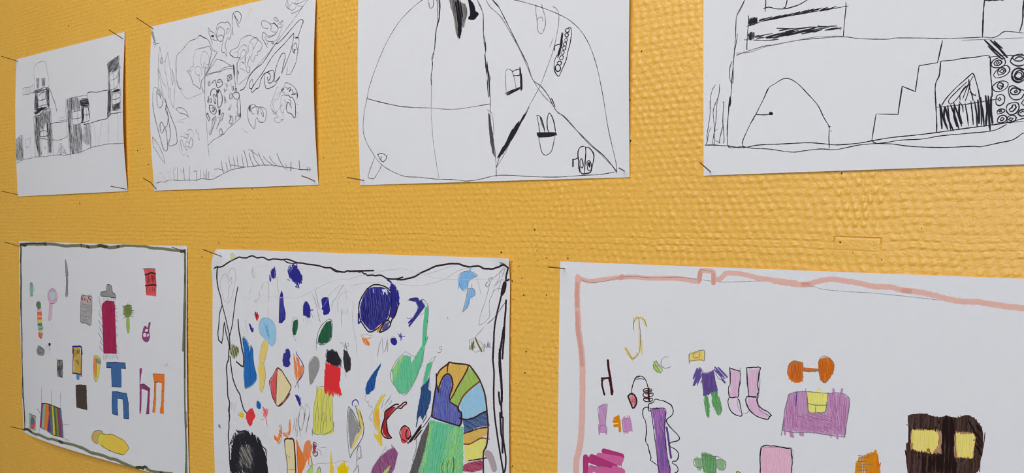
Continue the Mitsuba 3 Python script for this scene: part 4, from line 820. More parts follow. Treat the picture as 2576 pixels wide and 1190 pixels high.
DRAWN['B1'] = '''
P drawn_border|olive green felt-tip frame drawn around the sheet
L olive 4.6 42,51 201,59 244,42 450,34 572,37 830,27
L olive 4.2 830,27 1043,29 1195,39 1363,50 1547,41 1763,36
L olive 4.6 1763,36 1851,37 1973,51 2111,46 2281,29 2415,38 2530,50 2725,31
L olive 3.6 2725,31 2915,12 3163,15 3314,17 3463,36 3682,41 3896,54 4146,64
L oliv2 4.4 53,51 117,50 201,59 233,50
L oliv2 3.2 761,30 820,40
L oliv2 3 1781,23 1795,45
L oliv2 4 1939,45 1991,52
L oliv2 4 2222,30 2282,24 2365,41 2431,45
L oliv2 3 2676,35 2725,29
L oliv2 3.5 4077,67 4152,58
L oliv2 1.6 57,56 55,167 38,327
L oliv2 3 4159,52 4163,124 4161,201
L oliv2 2.2 64,46 75,40 244,32 831,17
L oliv2 2 2281,29 2365,28
L olivg 1.7 59,203 58,474 48,650 33,908 39,1152 54,1367
L oliv2 1.4 63,501 67,649 56,771
L oliv2 1.6 31,962 40,1125 54,1367 56,1639 58,1815
L oliv2 1.5 50,2126 31,2355 71,2481 106,2644
L olivg 1.4 106,2625 133,2770 122,2912
L olive 3.6 92,2932 177,2906 277,2901 416,2913 546,2917 666,2906 822,2911 972,2916 1076,2899
L olive 3.6 1076,2899 1181,2899 1317,2899 1450,2899 1594,2888 1813,2891
L oliv2 3.2 122,2919 277,2892 416,2908
L oliv2 4 1275,2897 1369,2907
L olive 4 1803,2892 1893,2895 1995,2906 2108,2923 2264,2918 2429,2918 2546,2930 2682,2924 2829,2940 2951,2953 3103,2964 3188,2960
L oliv2 4 3145,2954 3208,2940 3292,2936
L oliv2 3.4 3281,2931 3323,2914 3365,2924
L olive 3.4 3365,2937 3469,2945 3581,2939 3723,2924 3872,2908
L oliv2 3 3642,2928 3683,2928
L olive 3 4166,2081 4162,2183 4170,2257
L oliv2 1.6 4169,2220 4162,2348 4160,2539 4150,2731 4132,2901
L olive 3 4165,201 4170,366 4166,568 4152,844 4143,1075 4130,1306
L oliv2 2.2 4167,357 4165,449
L oliv2 1.5 78,92 57,451 57,946 49,1195 67,1441 52,1815 66,2187 102,2553 137,2856
L olivg 2.2 4166,102 4177,349 4172,697 4165,1045 4162,1394 4158,1644 4155,2095 4165,2496 4160,2841
L oliv2 1.4 4181,696 4173,1094 4167,1643
P drawn_knife|grey drawn table knife
K graymk 90 1352,235 1402,322 1428,466 1418,479 1414,675 1413,764 1375,791 1347,767 1360,678 1376,474 1358,399
l ink .7 1352,235 1402,322 1428,466 1364,481 1358,399 1352,235
L ink .6 1375,481 1367,677 1347,767 1382,791 1413,764 1414,675 1418,479
l ink 1.1 1410,663 1409,713
P drawn_flashlight|small mint green drawn torch with a grey cap
K mint 90 334,657 413,653 409,833 338,837
K graymk 0 329,634 374,621 408,633 405,657 334,661
L ink .5 413,660 446,698 445,744 411,753
l ink .5 329,637 330,837 409,833
P drawn_hand_mirror|pink drawn hand mirror with a pale blue glass
G pinkm 997,686 1082,718 1130,792 1092,878 1005,909 918,908 862,846 853,782 897,721
G pinkm 901,909 981,904 966,1060 948,1139 908,1168 873,1151 879,1066
G iceblu 971,723 1045,732 1081,782 1055,848 993,873 932,855 893,805 909,753
L ink .55 997,686 1082,718 1130,792 1092,878 1005,909 918,908 862,846 853,782 897,721 997,686
L ink .5 971,723 1045,732 1081,782 1055,848 993,873 932,855 893,805 909,753 971,723
L ink .5 901,909 884,1066 873,1151 908,1168 948,1139 966,1060 981,904
P drawn_carrot|striped rainbow-coloured drawn carrot with a green top
K dgreen 80 503,953 537,911 602,901 648,924 652,990 579,1024 523,998
G pinkm 535,1031 652,1006 666,1048 542,1063
K redor 0 540,1066 671,1052 676,1113 547,1116
K gold 0 547,1122 681,1113 675,1143 551,1155
K redor 0 551,1155 675,1139 675,1172 559,1183
K yellow 0 567,1187 683,1174 680,1222 571,1230
K teal 0 545,1241 675,1218 687,1276 558,1280
K mint2 0 558,1287 687,1270 712,1287 583,1324
K slate 0 575,1327 712,1287 687,1322 596,1336
K yellow 0 575,1341 687,1322 679,1362 583,1370
K brick 0 575,1371 699,1374 686,1421 575,1444
K redor 0 590,1436 686,1414 660,1465 621,1463
l ink .5 535,1031 652,1006
l ink .5 540,1063 575,1378 634,1465
P drawn_plate|grey drawn plate with a fork, knife and spoon beside it
G graymk 574,1575 699,1603 751,1637 726,1699 622,1718 543,1704 524,1646
L ink .6 574,1575 699,1603 751,1637 726,1699 622,1718 543,1704 524,1646 574,1575
L ink .6 556,1656 634,1616 725,1633 700,1662 609,1680 556,1656
l pencil 0.40 789,1588 790,1679
L pencil 0.40 763,1558 776,1589 807,1580 807,1547
l pencil 0.40 847,1511 853,1653
l pencil 0.72 847,1537 853,1588
l pencil 0.40 898,1545 904,1655
f ink 872,1515 908,1503 928,1523 915,1550 878,1547
P drawn_match_box|grey drawn box of red-tipped matches
G graypl 1771,753 1920,743 2048,753 2025,1148 1878,1139 1748,1122
l ink .7 1771,753 1920,743 2052,750 2025,1148 1878,1139 1748,1122 1771,753
l pencil 0.40 1805,804 1783,1125
l pencil 0.40 1843,802 1825,1127
l pencil 0.40 1885,799 1863,1130
l pencil 0.40 1919,818 1897,1137
l pencil 0.40 1967,794 1939,1139
l pencil 0.40 2004,803 1988,1141
H pencil .5 2.2 2 1776,847 2032,832 2014,1134 1760,1122
l dred 1.6 1786,768 1786,810
l dred 1.6 1815,774 1815,803
l dred 1.6 1859,785 1862,809
l dred 1.6 1901,786 1900,809
l dred 1.6 1931,805 1934,830
l dred 1.8 1961,766 1976,781
l dred 1.6 2004,782 2010,802
P drawn_carpet|tall crimson drawn carpet with fringes under a grey hat
M crims 90 2326,819 2417,788 2595,786 2611,887 2626,1167 2652,1491 2342,1521 2315,1141 2304,866
L crimsd .8 2305,831 2299,867 2315,1141 2342,1521
L crimsd .8 2595,786 2611,887 2626,1167 2652,1491
L crimsd .7 2326,824 2417,788 2595,788
l crimsd .7 2342,1516 2502,1501 2652,1494
K graymk 80 2264,705 2283,674 2401,652 2438,564 2465,558 2536,575 2561,659 2631,685 2640,725 2595,736 2418,727 2282,725
L ink .8 2264,705 2283,674 2347,662 2401,652 2420,585 2456,558 2536,575 2561,659 2631,685 2645,715 2613,735 2418,727 2282,727 2264,705
l pencil 0.40 2337,742 2345,788
l pencil 0.40 2373,745 2372,786
l pencil 0.40 2427,742 2435,782
l pencil 0.40 2462,745 2471,785
l pencil 0.40 2525,742 2524,782
l pencil 0.40 2578,744 2577,784
l pencil 0.40 2639,740 2595,798
l pencil 0.40 2227,728 2236,809
L pencil 0.40 2236,799 2262,869 2298,938
L pencil 0.48 2216,923 2243,993 2306,1050
L pencil 0.48 2215,1067 2269,1124 2314,1157
L pencil 0.48 2229,1158 2278,1216 2323,1263
L pencil 0.48 2210,1247 2260,1299 2323,1355
L pencil 0.48 2247,1351 2287,1389 2332,1415
L pencil 0.48 2236,1424 2269,1462 2333,1497
l ink .6 2612,837 2638,835
l ink .6 2612,857 2647,855
l ink .6 2611,877 2664,879
l pencil 0.40 2625,916 2681,943
l pencil 0.40 2628,956 2680,1003
l pencil 0.40 2627,1022 2688,1062
l pencil 0.40 2630,1107 2682,1158
l pencil 0.40 2635,1207 2689,1262
l pencil 0.40 2643,1366 2695,1412
l pencil 0.40 2652,1436 2713,1495
l pencil 0.40 2342,1526 2351,1617
l pencil 0.40 2396,1531 2387,1613
l pencil 0.40 2414,1524 2432,1578
l pencil 0.40 2467,1519 2476,1579
l pencil 0.40 2511,1520 2520,1575
l pencil 0.40 2547,1511 2565,1585
l pencil 0.40 2582,1508 2608,1561
l pencil 0.40 2626,1504 2696,1572
P drawn_hairbrush|green drawn hairbrush with dark bristles
K lime 90 2884,973 2956,968 2958,1081 2937,1187 2906,1189 2883,1097
G olivgr 2824,839 2906,814 2983,814 3008,861 2998,921 2947,964 2879,969 2823,933
H dgreen .6 1.4 60 2829,843 2974,819 2998,921 2879,964
L ink .5 2824,839 2906,814 2983,814 3008,861 2998,921 2947,966 2879,971 2823,933 2824,839
l ink .5 2884,973 2883,1097 2911,1194 2945,1181 2958,1081
l ink .6 2906,814 2927,778
l ink .6 2949,811 2975,790
l ink .6 2983,829 3017,807
l ink .6 2999,842 3028,840
l ink .6 3007,881 3058,878
l ink .6 3007,901 3054,902
l ink .6 2998,931 3049,927
l ink .6 2981,952 3032,963
l ink .6 2824,844 2786,831
l ink .6 2823,933 2793,950
l ink .6 2862,970 2827,997
P drawn_cabinet|red drawn cabinet with dark panes
K redm 90 3282,310 3540,304 3562,505 3553,658 3335,655 3318,401
l ink .7 3257,318 3420,306 3540,306
L ink 2.0 3318,391 3387,379 3460,357 3547,372
L ink 2.0 3323,534 3385,528 3498,513 3559,522
H dred .8 1.8 90 3322,386 3547,372 3554,496 3336,520
l ink .9 3390,398 3393,513
l ink .9 3467,390 3474,471
l ink .9 3519,393 3527,468
l ink .8 3352,544 3359,640
l ink .8 3401,541 3416,627
l ink .8 3474,538 3473,605
l ink .8 3517,526 3526,621
P drawn_ladle|purple drawn spoon with three white holes
G plum 3314,1062 3355,1083 3376,1077 3396,1013 3429,1015 3404,1079 3398,1128 3411,1194 3378,1255 3329,1271 3271,1255 3242,1209 3256,1140 3281,1084
G paper 3314,1111 3355,1098 3376,1125 3330,1138 3305,1136
G paper 3272,1163 3321,1156 3326,1202 3277,1211 3264,1188
G paper 3346,1176 3387,1158 3391,1181 3354,1204
L plumd .6 3314,1062 3281,1084 3256,1140 3242,1209 3271,1255 3329,1271 3378,1255 3411,1194 3398,1128 3404,1079 3429,1015 3396,1013 3376,1077 3355,1083 3314,1062
L plumd .8 3256,1159 3330,1143 3395,1143
P drawn_window|small dark drawn window with panes
H ink .7 .75 90 1115,1736 1267,1729 1283,1973 1224,1971 1139,1968
l ink .8 1111,1718 1136,1973 1224,1967 1283,1980 1270,1724 1124,1744
G olivgr 1153,1767 1192,1772 1185,1817 1155,1820
l ink 1.2 1200,1745 1215,1972
l ink 1.2 1127,1859 1270,1852
P drawn_lolly|yellow drawn ice lolly with a purple edge and a blue stick
M mustard 90 1575,1510 1750,1494 1773,1874 1582,1874
K blue2 90 1646,1884 1741,1881 1728,1952 1697,1964 1657,1956
L navy 2.45 1542,1500 1654,1488 1765,1484 1795,1580
L plumd 1.77 1550,1500 1543,1596
L plumd 1.90 1567,1524 1558,1690 1558,1872
L plumd 1.90 1550,1881 1662,1877 1773,1878
L plumd 1.90 1778,1513 1776,1667 1777,1899
H oliv2 1 1.8 70 1591,1548 1734,1525 1735,1568 1608,1624
H oliv2 1 1.8 80 1585,1696 1689,1676 1754,1773 1690,1728
P drawn_shoe|yellow and orange drawn shoe print
G yellg 2113,1575 2181,1571 2241,1594 2271,1633 2260,1676 2236,1763 2216,1857 2165,1926 2120,1910 2095,1837 2093,1736 2084,1669 2091,1610
K orange 90 2099,1605 2151,1599 2164,1880 2123,1876 2093,1744
G graymk 2151,1608 2234,1612 2264,1651 2242,1678 2160,1666
L ink .6 2113,1575 2181,1571 2241,1594 2271,1633 2260,1676 2236,1763 2216,1857 2165,1926 2120,1910 2095,1837 2093,1736 2084,1669 2091,1610 2113,1575
l ink .5 2151,1599 2164,1665 2164,1884
P drawn_door|dark brown drawn door panel
M dbrown 90 1640,2044 1762,2022 1915,2015 1926,2187 1954,2353 1813,2355 1679,2352 1657,2196
l ink .7 1640,2044 1762,2022 1915,2015 1926,2187 1954,2353 1813,2355 1679,2356 1657,2196 1640,2044
P drawn_shirt|blue drawn T-shirt
M blue3 90 2406,1639 2626,1613 2852,1598 2869,1676 2754,1680 2764,1932 2544,1954 2523,1698 2410,1707
l bluedk .9 2406,1639 2626,1613 2852,1598 2869,1676 2754,1680 2764,1936 2544,1954 2523,1698 2410,1707 2406,1639
P drawn_trousers|blue drawn trousers
M blue3 90 2553,2023 2660,2010 2890,2007 2926,2114 2948,2337 2834,2349 2818,2193 2802,2094 2676,2098 2679,2212 2700,2327 2564,2326 2551,2180
l bluedk .9 2553,2023 2660,2010 2890,2007 2926,2114 2948,2337 2834,2349 2818,2193 2802,2094 2676,2098 2679,2212 2700,2327 2564,2326 2551,2180 2553,2023
P drawn_purple_chair|purple drawn chair in side view
M plum 90 3184,1635 3238,1631 3208,1758 3195,1847 3275,1830 3414,1876 3404,1925 3395,2210 3332,2223 3368,1910 3228,1895 3223,2115 3211,2228 3187,2231
l plumd .6 3184,1635 3189,1848 3187,2231
l plumd .8 3195,1851 3275,1830 3414,1876 3404,1913 3301,1894 3221,1892
l plumd .6 3374,1913 3355,2081 3332,2223 3395,2210
P drawn_orange_stool|orange drawn stool with long legs
M orange 90 3474,1680 3728,1651 3726,1775 3712,1932 3701,2171 3627,2169 3661,1939 3668,1775 3591,1768 3545,1782 3544,1954 3524,2176 3466,2180 3505,1959 3506,1779
l brown .7 3474,1680 3513,1668 3728,1655
l ink .8 3512,1786 3591,1767 3656,1761
l brown .6 3505,1900 3544,1895
l brown .6 3655,1885 3713,1874
l brown .6 3474,1680 3510,1786 3505,1959 3466,2180
P drawn_small_rug|small red and green drawn square rug
K mint2 90 293,2641 533,2649 549,2872 310,2868
K redm 90 371,2683 443,2663 535,2766 474,2858 354,2860
M slate 90 382,2691 476,2694 484,2765 435,2801 358,2786 353,2723
l ink .8 292,2636 390,2653 533,2653
P drawn_striped_curtain|drawn curtain of coloured stripes hanging on three strings
M plum 97 685,2437 752,2425 731,2547 727,2798 668,2789 683,2590
M mint2 97 752,2425 816,2420 807,2607 813,2802 727,2798 731,2547
M orange 94 816,2416 903,2413 934,2553 932,2791 813,2802 807,2607
M purpd 92 903,2413 943,2423 955,2550 1018,2821 907,2804 934,2553
M slate 88 943,2423 1004,2419 1037,2573 1091,2836 1018,2821 955,2550
M yellow 86 1004,2419 1039,2418 1095,2617 1154,2843 1091,2836 1037,2573
M dgreen 85 1039,2418 1097,2423 1146,2609 1205,2839 1154,2843 1095,2617
M olivgr 85 1097,2423 1139,2426 1207,2618 1263,2830 1205,2839 1146,2609
M plum 84 1139,2426 1213,2429 1295,2639 1339,2831 1263,2830 1207,2618
M slate 84 1213,2429 1255,2432 1328,2635 1380,2829 1339,2831 1295,2639
L ink 1.0 685,2437 816,2416 942,2414 1048,2421 1153,2429 1256,2436
l pencil 0.40 677,2194 688,2436
l pencil 0.40 958,2198 999,2415
l pencil 0.40 1228,2186 1255,2432
l pencil 0.48 562,2529 673,2591
l pencil 0.48 1337,2642 1427,2639 1516,2625
l pencil 0.40 659,2800 673,2887
l pencil 0.48 1381,2833 1556,2852
l ink .6 668,2789 907,2809 1066,2840 1373,2832
P drawn_sleeping_baby|yellow drawn bundled baby
K mustard 80 2104,2702 2124,2651 2205,2608 2289,2593 2350,2603 2364,2622 2282,2648 2253,2721 2265,2781 2199,2781 2129,2757
G yellg 2281,2644 2316,2629 2347,2638 2346,2693 2325,2785 2277,2779 2254,2735
Y goldy 20 2352,2627 2435,2625 2551,2600 2680,2615 2818,2637 2910,2680 2963,2725 2927,2771 2854,2835 2719,2838 2535,2827 2417,2812 2325,2785 2346,2693
L ink .7 2319,2783 2429,2810 2535,2827 2697,2838 2854,2835
L brown .6 2854,2835 2927,2771 2963,2725 2910,2680 2818,2637 2680,2615 2551,2600
L ink .7 2563,2600 2447,2621 2340,2625 2350,2603 2289,2595 2205,2608 2135,2642 2104,2696 2109,2743
L brown .6 2109,2743 2161,2773 2259,2782
L ink .5 2316,2629 2282,2655 2253,2721 2271,2777
P smudge|faint brown smudges at the right of the sheet
f stain2 3723,1543 3775,1507 3813,1518 3748,1552
f stain2 3832,1543 3864,1559 3864,1578 3838,1561
'''
